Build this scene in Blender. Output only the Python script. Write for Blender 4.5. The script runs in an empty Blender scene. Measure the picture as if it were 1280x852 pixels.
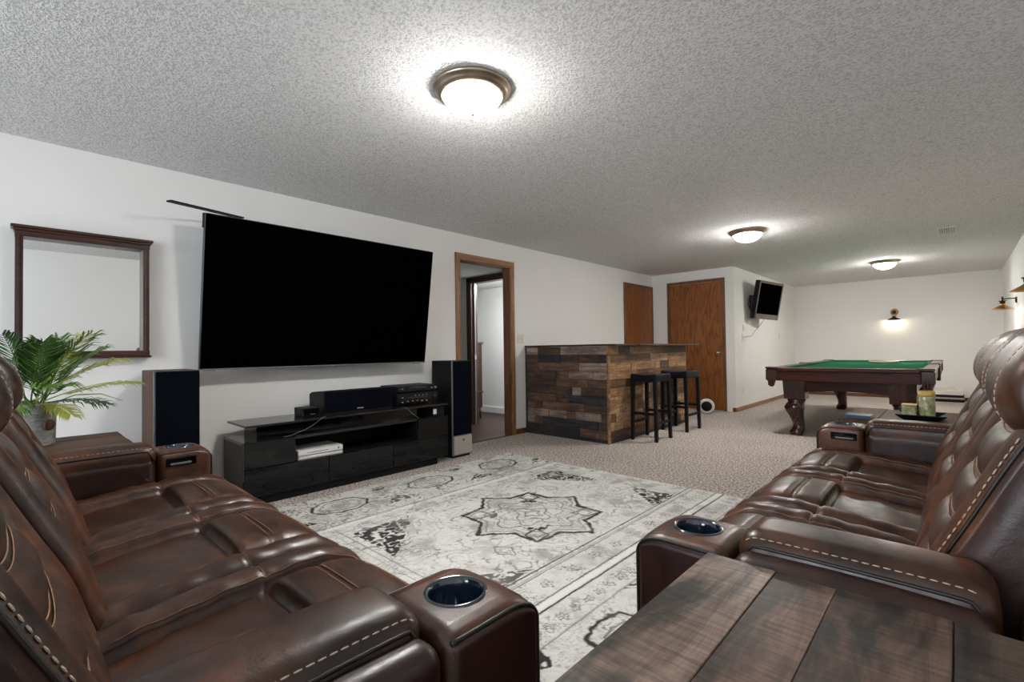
import bpy, bmesh, math, random
import numpy as np
from mathutils import Vector, Matrix, noise
PI=math.pi
sc=bpy.context.scene
COL=sc.collection
# ------------------------------------------------------------------ camera
H=2.30; CH=1.032
Xd=(0.7286846,0.0219762,-0.6844967); Yd=(0.6847166,-0.0036945,0.7288001); Zd=(-0.0134874,0.9997517,0.0177396)
cam=bpy.data.cameras.new('camera'); co=bpy.data.objects.new('camera',cam); COL.objects.link(co)
right=Vector((Xd[0],Yd[0],Zd[0])); up=Vector((Xd[1],Yd[1],Zd[1])); fwd=Vector((Xd[2],Yd[2],Zd[2]))
m=Matrix((right,up,-fwd)).transposed().to_4x4(); m.translation=(0,0,CH); co.matrix_world=m
cam.sensor_width=36; cam.lens=591.8/1280*36; cam.clip_start=0.02; cam.clip_end=60
sc.camera=co
# ------------------------------------------------------------------ world, light, exposure
w=bpy.data.worlds.new('world'); sc.world=w; w.use_nodes=True
w.node_tree.nodes['Background'].inputs[0].default_value=(.62,.78,1,1)
w.node_tree.nodes['Background'].inputs[1].default_value=1.2
vs=sc.view_settings; vs.view_transform='Standard'; vs.look='None'; vs.gamma=1; vs.exposure=0.48
try: vs.use_curve_mapping=False
except Exception: pass
EXPO=1.0
def arealight(name,loc,rot,sx,sy,power,colr):
    l=bpy.data.lights.new(name,'AREA'); l.shape='RECTANGLE'; l.size=sx; l.size_y=sy; l.energy=power; l.color=colr
    o=bpy.data.objects.new(name,l); COL.objects.link(o); o.location=loc; o.rotation_euler=rot; return o
arealight('window_daylight',(-1.5,-2.78,1.35),(PI/2,0,0),2.5,1.3,85,(.88,.94,1))   # daylight through the window behind the camera
BOWL_E=185.0; ROOM2_W=170; SCONCE_W=7
# ------------------------------------------------------------------ materials
def nm(name):
    m=bpy.data.materials.new(name); m.use_nodes=True; nt=m.node_tree
    return m,nt,nt.nodes['Principled BSDF']
def N(nt,t,**kw):
    n=nt.nodes.new(t)
    for k,v in kw.items():
        if k.startswith('i_'):
            n.inputs[int(k[2:]) if k[2:].isdigit() else k[2:].replace('_',' ')].default_value=v
        else: setattr(n,k,v)
    return n
def rgba(c): return (c[0],c[1],c[2],1)
def plain(name,c,r=.5,metal=0,spec=.5,coat=0,emis=None,es=0):
    m,nt,b=nm(name); b.inputs['Base Color'].default_value=rgba(c); b.inputs['Roughness'].default_value=r
    b.inputs['Metallic'].default_value=metal; b.inputs['Specular IOR Level'].default_value=spec; b.inputs['Coat Weight'].default_value=coat
    b.inputs['Coat Roughness'].default_value=.08
    if emis: b.inputs['Emission Color'].default_value=rgba(emis); b.inputs['Emission Strength'].default_value=es
    return m
def ramp(nt,stops):
    r=N(nt,'ShaderNodeValToRGB'); e=r.color_ramp.elements
    e[0].position=stops[0][0]; e[0].color=rgba(stops[0][1]); e[1].position=stops[-1][0]; e[1].color=rgba(stops[-1][1])
    for p,c in stops[1:-1]:
        x=e.new(p); x.color=rgba(c)
    return r
def noisetex(nt,scale,vec=None,detail=4,rough=.6,dist=0):
    n=N(nt,'ShaderNodeTexNoise'); n.inputs['Scale'].default_value=scale; n.inputs['Detail'].default_value=detail
    n.inputs['Roughness'].default_value=rough; n.inputs['Distortion'].default_value=dist
    if vec is not None: nt.links.new(vec,n.inputs['Vector'])
    return n
def texvec(nt,scale=(1,1,1),rot=(0,0,0),kind='Object'):
    t=N(nt,'ShaderNodeTexCoord'); mp=N(nt,'ShaderNodeMapping'); mp.inputs['Scale'].default_value=scale; mp.inputs['Rotation'].default_value=rot
    nt.links.new(t.outputs[kind],mp.inputs['Vector']); return mp.outputs[0]
def bump(nt,b,hout,strength,dist=.01,prev=None):
    n=N(nt,'ShaderNodeBump'); n.inputs['Strength'].default_value=strength; n.inputs['Distance'].default_value=dist
    nt.links.new(hout,n.inputs['Height'])
    if prev: nt.links.new(prev.outputs[0],n.inputs['Normal'])
    nt.links.new(n.outputs[0],b.inputs['Normal']); return n
def mix(nt,a,b,f,kind='MIX'):
    x=N(nt,'ShaderNodeMix'); x.data_type='RGBA'; x.blend_type=kind
    if isinstance(f,float): x.inputs[0].default_value=f
    else: nt.links.new(f,x.inputs[0])
    for i,v in ((6,a),(7,b)):
        if isinstance(v,tuple): x.inputs[i].default_value=rgba(v)
        else: nt.links.new(v,x.inputs[i])
    return x.outputs[2]
def leather(name,dark,mid,light,rough=.40,warm=1):
    m,nt,b=nm(name); v=texvec(nt)
    n1=noisetex(nt,4.5,v,5,.6,.6); r=ramp(nt,[(.32,dark),(.5,mid),(.72,light)]); nt.links.new(n1.outputs[0],r.inputs[0])
    n2=noisetex(nt,28,v,4,.65); r2=ramp(nt,[(.3,(.62,.60,.58)),(.7,(1.12,1.1,1.08))]); nt.links.new(n2.outputs[0],r2.inputs[0])
    nt.links.new(mix(nt,r.outputs[0],r2.outputs[0],.8,'MULTIPLY'),b.inputs['Base Color'])
    b.inputs['Roughness'].default_value=rough; b.inputs['Specular IOR Level'].default_value=.55
    rr=ramp(nt,[(.3,(rough-.07,)*3),(.7,(rough+.10,)*3)]); nt.links.new(n2.outputs[0],rr.inputs[0]); nt.links.new(rr.outputs[0],b.inputs['Roughness'])
    vo=N(nt,'ShaderNodeTexVoronoi'); vo.inputs['Scale'].default_value=330; nt.links.new(v,vo.inputs['Vector'])
    b1=bump(nt,b,vo.outputs[0],.06,.0015)
    n3=noisetex(nt,16,v,4,.7,1.2); bump(nt,b,n3.outputs[0],.12,.006,b1)
    return m
def wood(name,c1,c2,axis=0,sc_=1.0,rough=.45,spec=.4,ring=0.0,coat=0,rel=.15,kind='Object'):
    m,nt,b=nm(name); s=[22*sc_]*3; s[axis]=1.6*sc_; v=texvec(nt,tuple(s),kind=kind)
    n=noisetex(nt,1.0,v,6,.65,.9+ring); r=ramp(nt,[(.33,c1),(.66,c2)]); nt.links.new(n.outputs[0],r.inputs[0])
    s2=[140*sc_]*3; s2[axis]=4*sc_; v2=texvec(nt,tuple(s2),kind=kind); n2=noisetex(nt,1.0,v2,3,.6)
    r2=ramp(nt,[(.35,(.7,.68,.66)),(.6,(1,1,1))]); nt.links.new(n2.outputs[0],r2.inputs[0])
    nt.links.new(mix(nt,r.outputs[0],r2.outputs[0],.75,'MULTIPLY'),b.inputs['Base Color'])
    b.inputs['Roughness'].default_value=rough; b.inputs['Specular IOR Level'].default_value=spec; b.inputs['Coat Weight'].default_value=coat; b.inputs['Coat Roughness'].default_value=.12
    bump(nt,b,n2.outputs[0],rel,.003); return m
def oak(name,c1,c2,axis=2,rough=.35):      # rotary cathedral grain
    m,nt,b=nm(name); s=[5.5]*3; s[axis]=.75; v=texvec(nt,tuple(s))
    n=noisetex(nt,1.6,v,2,.4,.2)
    mu=N(nt,'ShaderNodeMath',operation='MULTIPLY'); mu.inputs[1].default_value=18; nt.links.new(n.outputs[0],mu.inputs[0])
    fr=N(nt,'ShaderNodeMath',operation='PINGPONG'); fr.inputs[1].default_value=1; nt.links.new(mu.outputs[0],fr.inputs[0])
    r=ramp(nt,[(.05,c1),(.55,c2),(1,c2)]); nt.links.new(fr.outputs[0],r.inputs[0])
    s2=[160]*3; s2[axis]=6; n2=noisetex(nt,1,texvec(nt,tuple(s2)),3,.6); r2=ramp(nt,[(.35,(.72,.68,.62)),(.6,(1,1,1))]); nt.links.new(n2.outputs[0],r2.inputs[0])
    nt.links.new(mix(nt,r.outputs[0],r2.outputs[0],.7,'MULTIPLY'),b.inputs['Base Color'])
    b.inputs['Roughness'].default_value=rough; b.inputs['Specular IOR Level'].default_value=.35; bump(nt,b,n2.outputs[0],.1,.002); return m
def wallmat(name,c):
    m,nt,b=nm(name); v=texvec(nt); n=noisetex(nt,1.3,v,3,.5); r=ramp(nt,[(.3,tuple(x*.97 for x in c)),(.7,c)]); nt.links.new(n.outputs[0],r.inputs[0])
    nt.links.new(r.outputs[0],b.inputs['Base Color']); b.inputs['Roughness'].default_value=.75; b.inputs['Specular IOR Level'].default_value=.2
    n2=noisetex(nt,90,v,2,.5); bump(nt,b,n2.outputs[0],.12,.004); return m
def ceilmat():
    m,nt,b=nm('popcorn_ceiling'); v=texvec(nt)
    n=noisetex(nt,95,v,3,.55,.4); r=ramp(nt,[(.38,(0,0,0)),(.62,(1,1,1))]); nt.links.new(n.outputs[0],r.inputs[0])
    cr=ramp(nt,[(.36,(.60,.598,.592)),(.50,(.84,.837,.83)),(.66,(.90,.897,.89))]); nt.links.new(n.outputs[0],cr.inputs[0]); nt.links.new(cr.outputs[0],b.inputs['Base Color'])  # crevice shade of the popcorn texture put into the colour
    b.inputs['Roughness'].default_value=.9; b.inputs['Specular IOR Level'].default_value=.1
    bump(nt,b,r.outputs[0],.65,.006); return m
def carpetmat():
    m,nt,b=nm('carpet_pile'); v=texvec(nt)
    n=noisetex(nt,62,v,3,.8); n2=noisetex(nt,1.5,v,3,.5)
    r=ramp(nt,[(.40,(.11,.088,.076)),(.5,(.40,.34,.30)),(.60,(.82,.74,.67))]); nt.links.new(n.outputs[0],r.inputs[0])
    r2=ramp(nt,[(.3,(.90,.90,.92)),(.7,(1.05,1.04,1.0))]); nt.links.new(n2.outputs[0],r2.inputs[0])
    nt.links.new(mix(nt,r.outputs[0],r2.outputs[0],1.0,'MULTIPLY'),b.inputs['Base Color'])
    b.inputs['Roughness'].default_value=.95; b.inputs['Specular IOR Level'].default_value=.05; b.inputs['Sheen Weight'].default_value=.15
    bump(nt,b,n.outputs[0],.9,.012); return m
M={}
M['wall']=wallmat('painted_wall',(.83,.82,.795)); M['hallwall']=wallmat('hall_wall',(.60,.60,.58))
M['ceil']=ceilmat(); M['carpet']=carpetmat()
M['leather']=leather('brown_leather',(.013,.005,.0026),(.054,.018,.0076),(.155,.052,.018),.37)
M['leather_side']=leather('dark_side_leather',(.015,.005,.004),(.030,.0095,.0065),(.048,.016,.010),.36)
M['thread']=plain('tan_thread',(.50,.38,.29),.7); M['piping']=plain('dark_piping',(.012,.007,.006),.4)
M['seam']=plain('seam_thread',(.36,.20,.11),.7)
M['cup']=plain('dark_blue_cup',(.004,.012,.028),.13,spec=.8,coat=.6)
M['gloss']=plain('gloss_black',(.003,.003,.0035),.06,spec=.30)
M['matteblack']=plain('matte_black',(.006,.006,.007),.5,spec=.2); M['screen']=plain('screen_black',(.0006,.0006,.0007),.4,spec=0)
M['smokeglass']=plain('smoked_top',(.020,.018,.017),.14,spec=.4)
M['grey']=plain('taupe_side',(.060,.053,.047),.45,spec=.25); M['bezel']=plain('dark_bezel',(.02,.02,.022),.3,.5)
M['silver']=plain('silver_plastic',(.42,.39,.36),.35,.35); M['darkstrip']=plain('grey_strip',(.20,.20,.21),.35,.4)
M['white']=plain('white_plastic',(.72,.71,.69),.4); M['ivory']=plain('ivory_plate',(.70,.66,.56),.4)
M['cable']=plain('grey_cable',(.17,.17,.17),.5); M['cloth_black']=plain('speaker_cloth',(.0025,.0035,.007),.9,spec=.05)
M['spkwood']=wood('speaker_veneer',(.075,.034,.022),(.14,.07,.043),2,1,.5,.2)
M['mahog']=wood('mahogany',(.020,.0045,.003),(.065,.015,.008),0,1.2,.25,.2,coat=.2,rel=.03)
M['mahogY']=wood('mahogany_lengthwise',(.020,.0045,.003),(.065,.015,.008),1,1.2,.25,.2,coat=.2,rel=.03)
M['mahogZ']=wood('mahogany_upright',(.020,.0045,.003),(.065,.015,.008),2,1.2,.22,.4,coat=.5,rel=.03)
M['trimY']=wood('oak_trim_lengthwise',(.21,.085,.028),(.44,.21,.082),1,1,.4); M['trimX']=wood('oak_trim_crosswise',(.21,.085,.028),(.44,.21,.082),0,1,.4)
M['trimZ']=wood('oak_trim_upright',(.17,.068,.024),(.42,.20,.080),2,1,.4)
M['jambwood']=wood('oak_jamb',(.10,.042,.020),(.25,.115,.055),2,1.2,.5)
M['basewood']=wood('baseboard_wood',(.10,.035,.014),(.20,.080,.033),1,1,.45)
M['basewoodX']=wood('baseboard_wood_crosswise',(.10,.035,.014),(.20,.080,.033),0,1,.45)
M['door']=oak('oak_door_veneer',(.17,.056,.013),(.29,.105,.027))
M['door2']=oak('amber_door_veneer',(.20,.060,.011),(.30,.098,.021))
M['darkwood']=wood('dark_wood',(.035,.014,.008),(.085,.035,.020),2,1,.4)
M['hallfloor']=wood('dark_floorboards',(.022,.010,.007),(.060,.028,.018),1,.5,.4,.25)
M['mirrorframe']=wood('cherry_frame',(.018,.005,.003),(.062,.019,.010),1,1,.3,coat=.3)
M['mirror']=plain('mirror_glass',(.93,.94,.93),.01,1.0)
M['brass']=plain('aged_brass',(.50,.27,.09),.28,1); M['nickel']=plain('brushed_nickel',(.46,.38,.29),.35,1); M['chrome']=plain('satin_knob',(.45,.43,.40),.22,1)
M['bronze']=plain('dark_bronze',(.03,.018,.012),.4,.6)
M['felt']=plain('green_felt',(.010,.105,.050),.95,spec=.05); M['pocket']=plain('brown_pocket_leather',(.10,.060,.035),.6); M['rail']=wood('rail_top',(.10,.052,.030),(.20,.115,.066),1,1,.3,coat=.3)
def bowlmat():
    m,nt,b=nm('lit_frosted_glass'); b.inputs['Base Color'].default_value=(.9,.88,.84,1); b.inputs['Roughness'].default_value=.3
    b.inputs['Emission Color'].default_value=(1,.975,.94,1)
    tc=N(nt,'ShaderNodeTexCoord'); sp=N(nt,'ShaderNodeSeparateXYZ'); mr=N(nt,'ShaderNodeMapRange'); nt.links.new(tc.outputs['Object'],sp.inputs[0]); nt.links.new(sp.outputs[2],mr.inputs[0])
    mr.inputs[1].default_value=-.115; mr.inputs[2].default_value=-.045; mr.inputs[3].default_value=BOWL_E; mr.inputs[4].default_value=BOWL_E*.22   # the glass glows most below the bulbs
    nt.links.new(mr.outputs[0],b.inputs['Emission Strength']); return m
M['bowl']=bowlmat(); M['bulb']=plain('lit_bulb',(1,.9,.7),.3,emis=(1,.80,.52),es=22)
M['galv']=None
def galv():
    m,nt,b=nm('galvanised_tin'); v=texvec(nt,(1,1,3)); n=noisetex(nt,22,v,4,.6,1.0); r=ramp(nt,[(.3,(.20,.21,.195)),(.7,(.52,.53,.49))]); nt.links.new(n.outputs[0],r.inputs[0])
    nt.links.new(r.outputs[0],b.inputs['Base Color']); b.inputs['Metallic'].default_value=.15; b.inputs['Roughness'].default_value=.5; bump(nt,b,n.outputs[0],.6,.008); return m
M['galv']=galv()
def leafmat(name,a,c):
    m,nt,b=nm(name); n=noisetex(nt,9,texvec(nt),2,.5); r=ramp(nt,[(.35,a),(.65,c)]); nt.links.new(n.outputs[0],r.inputs[0]); nt.links.new(r.outputs[0],b.inputs['Base Color'])
    b.inputs['Roughness'].default_value=.42; return m
M['leafd']=leafmat('dark_palm_leaf',(.016,.055,.014),(.06,.15,.028)); M['leafm']=leafmat('green_palm_leaf',(.05,.14,.02),(.17,.28,.04)); M['leafy']=leafmat('yellow_palm_leaf',(.22,.26,.035),(.50,.48,.12))
def candlem():
    m,nt,b=nm('mottled_candle_glass'); v=texvec(nt); n=noisetex(nt,28,v,4,.6); r=ramp(nt,[(.3,(.10,.16,.07)),(.5,(.34,.34,.16)),(.7,(.55,.60,.42))]); nt.links.new(n.outputs[0],r.inputs[0]); nt.links.new(r.outputs[0],b.inputs['Base Color']); b.inputs['Roughness'].default_value=.25; return m
M['candle']=candlem(); M['candle2']=plain('pale_green_candle',(.36,.46,.36),.3); M['wax']=plain('gold_wax',(.62,.42,.12),.4)
def plankmat(name,base,stain,axis,sc_=1.0,blot=.55,rough=.5):
    m,nt,b=nm(name); s=[26*sc_]*3; s[axis]=2.2*sc_; v=texvec(nt,tuple(s))
    oi=N(nt,'ShaderNodeObjectInfo'); ad=N(nt,'ShaderNodeVectorMath',operation='ADD'); cx=N(nt,'ShaderNodeCombineXYZ')
    mu=N(nt,'ShaderNodeMath',operation='MULTIPLY'); mu.inputs[1].default_value=40; nt.links.new(oi.outputs['Random'],mu.inputs[0]); 
    for i in range(3): nt.links.new(mu.outputs[0],cx.inputs[i])
    nt.links.new(v,ad.inputs[0]); nt.links.new(cx.outputs[0],ad.inputs[1])
    n=noisetex(nt,1,ad.outputs[0],6,.7,1.0); r=ramp(nt,[(.3,tuple(x*.35 for x in base)),(.5,base),(.72,tuple(min(1,x*1.7) for x in base))]); nt.links.new(n.outputs[0],r.inputs[0])
    s2=[7*sc_]*3; s2[axis]=2.4*sc_; v2=texvec(nt,tuple(s2)); ad2=N(nt,'ShaderNodeVectorMath',operation='ADD'); nt.links.new(v2,ad2.inputs[0]); nt.links.new(cx.outputs[0],ad2.inputs[1])
    n2=noisetex(nt,1,ad2.outputs[0],5,.65,.8); r2=ramp(nt,[(.44,(0,0,0)),(.57,(1,1,1))]); nt.links.new(n2.outputs[0],r2.inputs[0])
    mm=N(nt,'ShaderNodeMath',operation='MULTIPLY'); mm.inputs[1].default_value=blot; nt.links.new(r2.outputs[0],mm.inputs[0])
    c=mix(nt,r.outputs[0],stain,mm.outputs[0])
    s3=[9*sc_]*3; s3[axis]=130*sc_; n3=noisetex(nt,1,texvec(nt,tuple(s3)),3,.7); r3=ramp(nt,[(.32,(.50,.50,.50)),(.68,(1.40,1.38,1.36))]); nt.links.new(n3.outputs[0],r3.inputs[0])
    c=mix(nt,c,r3.outputs[0],.8,'MULTIPLY')
    nt.links.new(c,b.inputs['Base Color']); b.inputs['Roughness'].default_value=rough; b.inputs['Specular IOR Level'].default_value=.25
    bump(nt,b,n.outputs[0],.25,.003); return m
ENDP=[plankmat('end_plank_%s'%k,b_,s_,0) for k,b_,s_ in (('umber',(.10,.060,.045),(.02,.017,.018)),('slate',(.045,.042,.048),(.014,.014,.018)),('greybrown',(.27,.205,.165),(.06,.05,.045)),('brown',(.15,.090,.060),(.03,.02,.018)))]
SIDEP=[plankmat('side_plank_%s'%k,b_,s_,1) for k,b_,s_ in (('tan',(.32,.18,.09),(.10,.06,.035)),('brown',(.15,.085,.045),(.045,.028,.02)),('pale',(.42,.27,.15),(.14,.085,.05)),('dark',(.085,.050,.032),(.03,.02,.015)))]
TOPP=[plankmat('table_plank_%s'%k,b_,s_,1,1.0,bl,.42) for k,b_,s_,bl in (('worn',(.190,.132,.102),(.024,.024,.022),.92),('rosy',(.175,.105,.078),(.028,.025,.023),.85),('umber',(.095,.058,.043),(.018,.017,.016),.9),('smoky',(.080,.058,.046),(.018,.017,.016),.85))]
RUSTP=[wood('rustic_top_%s'%k,a,b_,1,1,.6,.15) for k,a,b_ in (('warm',(.06,.030,.016),(.14,.078,.045)),('pale',(.08,.045,.028),(.16,.095,.062)))]
# ------------------------------------------------------------------ mesh helpers
ORG={}
def link(name,me,mat,parent=None,kind=None):
    o=bpy.data.objects.new(name,me); COL.objects.link(o)
    if mat is not None: me.materials.append(mat)
    if parent is not None: o.parent=parent
    if kind: o['kind']=kind
    return o
def tag(o,label=None,cat=None,group=None,kind=None):
    if label: o['label']=label
    if cat: o['category']=cat
    if group: o['group']=group
    if kind: o['kind']=kind
    return o
def empty(name,loc,label,cat,group=None,rz=0):
    o=bpy.data.objects.new(name,None); COL.objects.link(o); o.location=loc; o.rotation_euler=(0,0,rz); o.empty_display_size=.05
    return tag(o,label,cat,group)
class MB:
    """collects shapes; build() links them as one mesh object.  off = origin subtracted from every vertex"""
    def __init__(s,off=(0,0,0)): s.v=[];s.f=[];s.sm=[];s.off=Vector(off)
    def add(s,vs,fs,smooth=False,mat=None):
        b=len(s.v)
        for p in vs:
            p=Vector(p)
            if mat is not None: p=mat@p
            s.v.append(tuple(p-s.off))
        for f in fs: s.f.append(tuple(b+i for i in f)); s.sm.append(smooth)
        return s
    def box(s,x0,x1,y0,y1,z0,z1,c=0,mat=None):
        if x0>x1:x0,x1=x1,x0
        if y0>y1:y0,y1=y1,y0
        if z0>z1:z0,z1=z1,z0
        if c<=0:
            vs=[(x,y,z) for x in(x0,x1) for y in(y0,y1) for z in(z0,z1)]
            return s.add(vs,[(0,1,3,2),(4,6,7,5),(0,4,5,1),(2,3,7,6),(0,2,6,4),(1,5,7,3)],False,mat)
        c=min(c,(x1-x0)*.49,(y1-y0)*.49,(z1-z0)*.49)
        vs=[];idx={}
        for i,(X,sx) in enumerate(((x0,1),(x1,-1))):
            for j,(Y,sy) in enumerate(((y0,1),(y1,-1))):
                for k,(Z,sz) in enumerate(((z0,1),(z1,-1))):
                    for a,p in enumerate(((X,Y+sy*c,Z+sz*c),(X+sx*c,Y,Z+sz*c),(X+sx*c,Y+sy*c,Z))):
                        idx[i,j,k,a]=len(vs); vs.append(p)
        I=lambda i,j,k,a: idx[i,j,k,a]
        fs=[]
        for i in(0,1):
            q=[I(i,0,0,0),I(i,1,0,0),I(i,1,1,0),I(i,0,1,0)]; fs.append(q if i else q[::-1])
            q=[I(0,i,0,1),I(0,i,1,1),I(1,i,1,1),I(1,i,0,1)]; fs.append(q if i else q[::-1])
            q=[I(0,0,i,2),I(1,0,i,2),I(1,1,i,2),I(0,1,i,2)]; fs.append(q if i else q[::-1])
        for i in(0,1):
            for j in(0,1):
                q=[I(i,j,0,0),I(i,j,1,0),I(i,j,1,1),I(i,j,0,1)]; fs.append(q)
                q=[I(i,0,j,0),I(i,1,j,0),I(i,1,j,2),I(i,0,j,2)]; fs.append(q)
                q=[I(0,i,j,1),I(1,i,j,1),I(1,i,j,2),I(0,i,j,2)]; fs.append(q)
                for k in(0,1): fs.append([I(i,j,k,0),I(i,j,k,1),I(i,j,k,2)])
        ctr=Vector(((x0+x1)/2,(y0+y1)/2,(z0+z1)/2)); out=[]
        for f in fs:
            a,b,d=[Vector(vs[t]) for t in f[:3]]
            n=(b-a).cross(d-a); mid=sum((Vector(vs[t]) for t in f),Vector())/len(f)-ctr
            out.append(f if n.dot(mid)>0 else f[::-1])
        return s.add(vs,out,False,mat)
    def lathe(s,prof,c=(0,0,0),n=24,axis='z',mat=None,smooth=True):
        vs=[];fs=[];k=len(prof)
        for i in range(n):
            a=2*PI*i/n
            for r,z in prof:
                if axis=='z': p=(c[0]+r*math.cos(a),c[1]+r*math.sin(a),c[2]+z)
                elif axis=='y': p=(c[0]+r*math.cos(a),c[1]+z,c[2]+r*math.sin(a))
                else: p=(c[0]+z,c[1]+r*math.cos(a),c[2]+r*math.sin(a))
                vs.append(p)
        for i in range(n):
            j=(i+1)%n
            for t in range(k-1): fs.append((i*k+t,j*k+t,j*k+t+1,i*k+t+1))
        return s.add(vs,fs,smooth,mat)
    def tube(s,path,r,n=8,cap=True,mat=None):
        P=[Vector(p) for p in path]; vs=[];fs=[];m_=len(P)
        up=Vector((0,0,1))
        prev=None
        for i,p in enumerate(P):
            t=(P[min(i+1,m_-1)]-P[max(i-1,0)]).normalized()
            if prev is None:
                a=up if abs(t.dot(up))<.9 else Vector((1,0,0)); u=(a-t*a.dot(t)).normalized()
            else: u=(prev-t*prev.dot(t)).normalized()
            prev=u; v=t.cross(u); rr=r[i] if isinstance(r,(list,tuple)) else r
            for k in range(n):
                a=2*PI*k/n; vs.append(p+(u*math.cos(a)+v*math.sin(a))*rr)
        for i in range(m_-1):
            for k in range(n):
                l=(k+1)%n; fs.append((i*n+k,i*n+l,(i+1)*n+l,(i+1)*n+k))
        if cap: fs.append(tuple(range(n))[::-1]); fs.append(tuple((m_-1)*n+k for k in range(n)))
        return s.add(vs,fs,True,mat)
    def prism(s,poly,axis,a,b,mat=None):
        """poly 2D; axis = extrusion axis 0/1/2"""
        def P(q,t):
            if axis==0: return (t,q[0],q[1])
            if axis==1: return (q[0],t,q[1])
            return (q[0],q[1],t)
        n=len(poly); vs=[P(q,a) for q in poly]+[P(q,b) for q in poly]
        fs=[tuple(range(n))[::-1],tuple(range(n,2*n))]+[(i,(i+1)%n,n+(i+1)%n,n+i) for i in range(n)]
        return s.add(vs,fs,False,mat)
    def dashes(s,path,dl=.009,gap=.005,r=.0016,lift=0):
        """stitches: small blunt rods laid along a path"""
        P=[Vector(p) for p in path]; acc=0; L=[0]
        for i in range(len(P)-1): L.append(L[-1]+(P[i+1]-P[i]).length)
        def at(d):
            for i in range(len(P)-1):
                if L[i+1]>=d: return P[i].lerp(P[i+1],(d-L[i])/max(1e-9,L[i+1]-L[i]))
            return P[-1]
        d=0
        while d+dl<L[-1]:
            a=at(d);b=at(d+dl); s.tube([a,a.lerp(b,.5),b],[r*.6,r,r*.6],5); d+=dl+gap
        return s
    def build(s,name,mat,parent=None,kind=None,weld=False):
        me=bpy.data.meshes.new(name); me.from_pydata(s.v,[],s.f); 
        me.polygons.foreach_set('use_smooth',s.sm); me.update()
        bm=bmesh.new(); bm.from_mesh(me)
        if weld: bmesh.ops.remove_doubles(bm,verts=bm.verts,dist=1e-5)
        bmesh.ops.recalc_face_normals(bm,faces=bm.faces); bm.to_mesh(me); bm.free()
        return link(name,me,mat,parent,kind)
def rb(sx,sy,sz,r,n=(10,10,10),deform=None,ctr=(0,0,0)):
    """rounded box as a dense grid; returns verts, faces"""
    hx,hy,hz=sx/2,sy/2,sz/2; vs=[];fs=[];key={}
    def vert(p):
        q=Vector((max(-hx+r,min(hx-r,p[0])),max(-hy+r,min(hy-r,p[1])),max(-hz+r,min(hz-r,p[2]))))
        d=Vector(p)-q; 
        if d.length>1e-9: v=q+d.normalized()*r
        else: v=q
        k=(round(v.x,5),round(v.y,5),round(v.z,5))
        if k not in key: key[k]=len(vs); vs.append(v)
        return key[k]
    def lin(h,n_):
        inner=[-h+r+(2*h-2*r)*i/n_ for i in range(n_+1)]; e=[r*(1-math.tan(PI/4*(1-i/3))) for i in range(3)]
        lo=[-h+x for x in e]; return lo+inner+[-x for x in lo[::-1]]
    gx,gy,gz=lin(hx,n[0]),lin(hy,n[1]),lin(hz,n[2])
    for A,B,f in ((gx,gy,lambda a,b,s_:(a,b,s_*hz)),(gy,gz,lambda a,b,s_:(s_*hx,a,b)),(gx,gz,lambda a,b,s_:(a,s_*hy,b))):
        for s_ in(-1,1):
            for i in range(len(A)-1):
                for j in range(len(B)-1):
                    q=[vert(f(A[i],B[j],s_)),vert(f(A[i+1],B[j],s_)),vert(f(A[i+1],B[j+1],s_)),vert(f(A[i],B[j+1],s_))]
                    q=list(dict.fromkeys(q))
                    if len(q)>2: fs.append(q)
    if deform: vs=[deform(v) for v in vs]
    c=Vector(ctr); return [tuple(v+c) for v in vs],fs
def boxo(name,x0,x1,y0,y1,z0,z1,mat,parent=None,c=.003,kind=None,off=None):
    o_=(0,0,0)
    if off is not None: o_=off
    elif parent is not None: o_=WO.get(parent.name,(0,0,0))
    o=MB(o_).box(x0,x1,y0,y1,z0,z1,c).build(name,mat,parent,kind); WO[o.name]=o_; return o
WO={}
def thing(name,loc,label,cat,group=None):
    o=empty(name,loc,label,cat,group); WO[o.name]=loc; return o
def mbo(parent): return MB(WO[parent.name])
def bl(mb,name,mat,parent,kind=None):
    o=mb.build(name,mat,parent,kind); WO[o.name]=WO[parent.name]; return o
def copy_tree(root,loc,label,rz=None,col=None):
    r=root.copy(); COL.objects.link(r); r.location=loc; r['label']=label
    if rz is not None: r.rotation_euler=(0,0,rz)
    for ch in list(root.children):
        c=ch.copy(); COL.objects.link(c); c.parent=r
        for g in list(ch.children):
            d=g.copy(); COL.objects.link(d); d.parent=c
    return r
def catmull(pts,n):
    P=[np.array(p,float) for p in pts]; P=[2*P[0]-P[1]]+P+[2*P[-1]-P[-2]]; out=[]
    for i in range(1,len(P)-2):
        for t in np.linspace(0,1,12,endpoint=False):
            a,b,c,d=P[i-1:i+3]
            out.append(.5*((2*b)+(-a+c)*t+(2*a-5*b+4*c-d)*t*t+(-a+3*b-3*c+d)*t**3))
    out.append(P[-2]); out=np.array(out); L=np.r_[0,np.cumsum(np.linalg.norm(np.diff(out,axis=0),axis=1))]
    s=np.linspace(0,L[-1],n); return np.stack([np.interp(s,L,out[:,k]) for k in range(out.shape[1])],1),L[-1]
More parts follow.
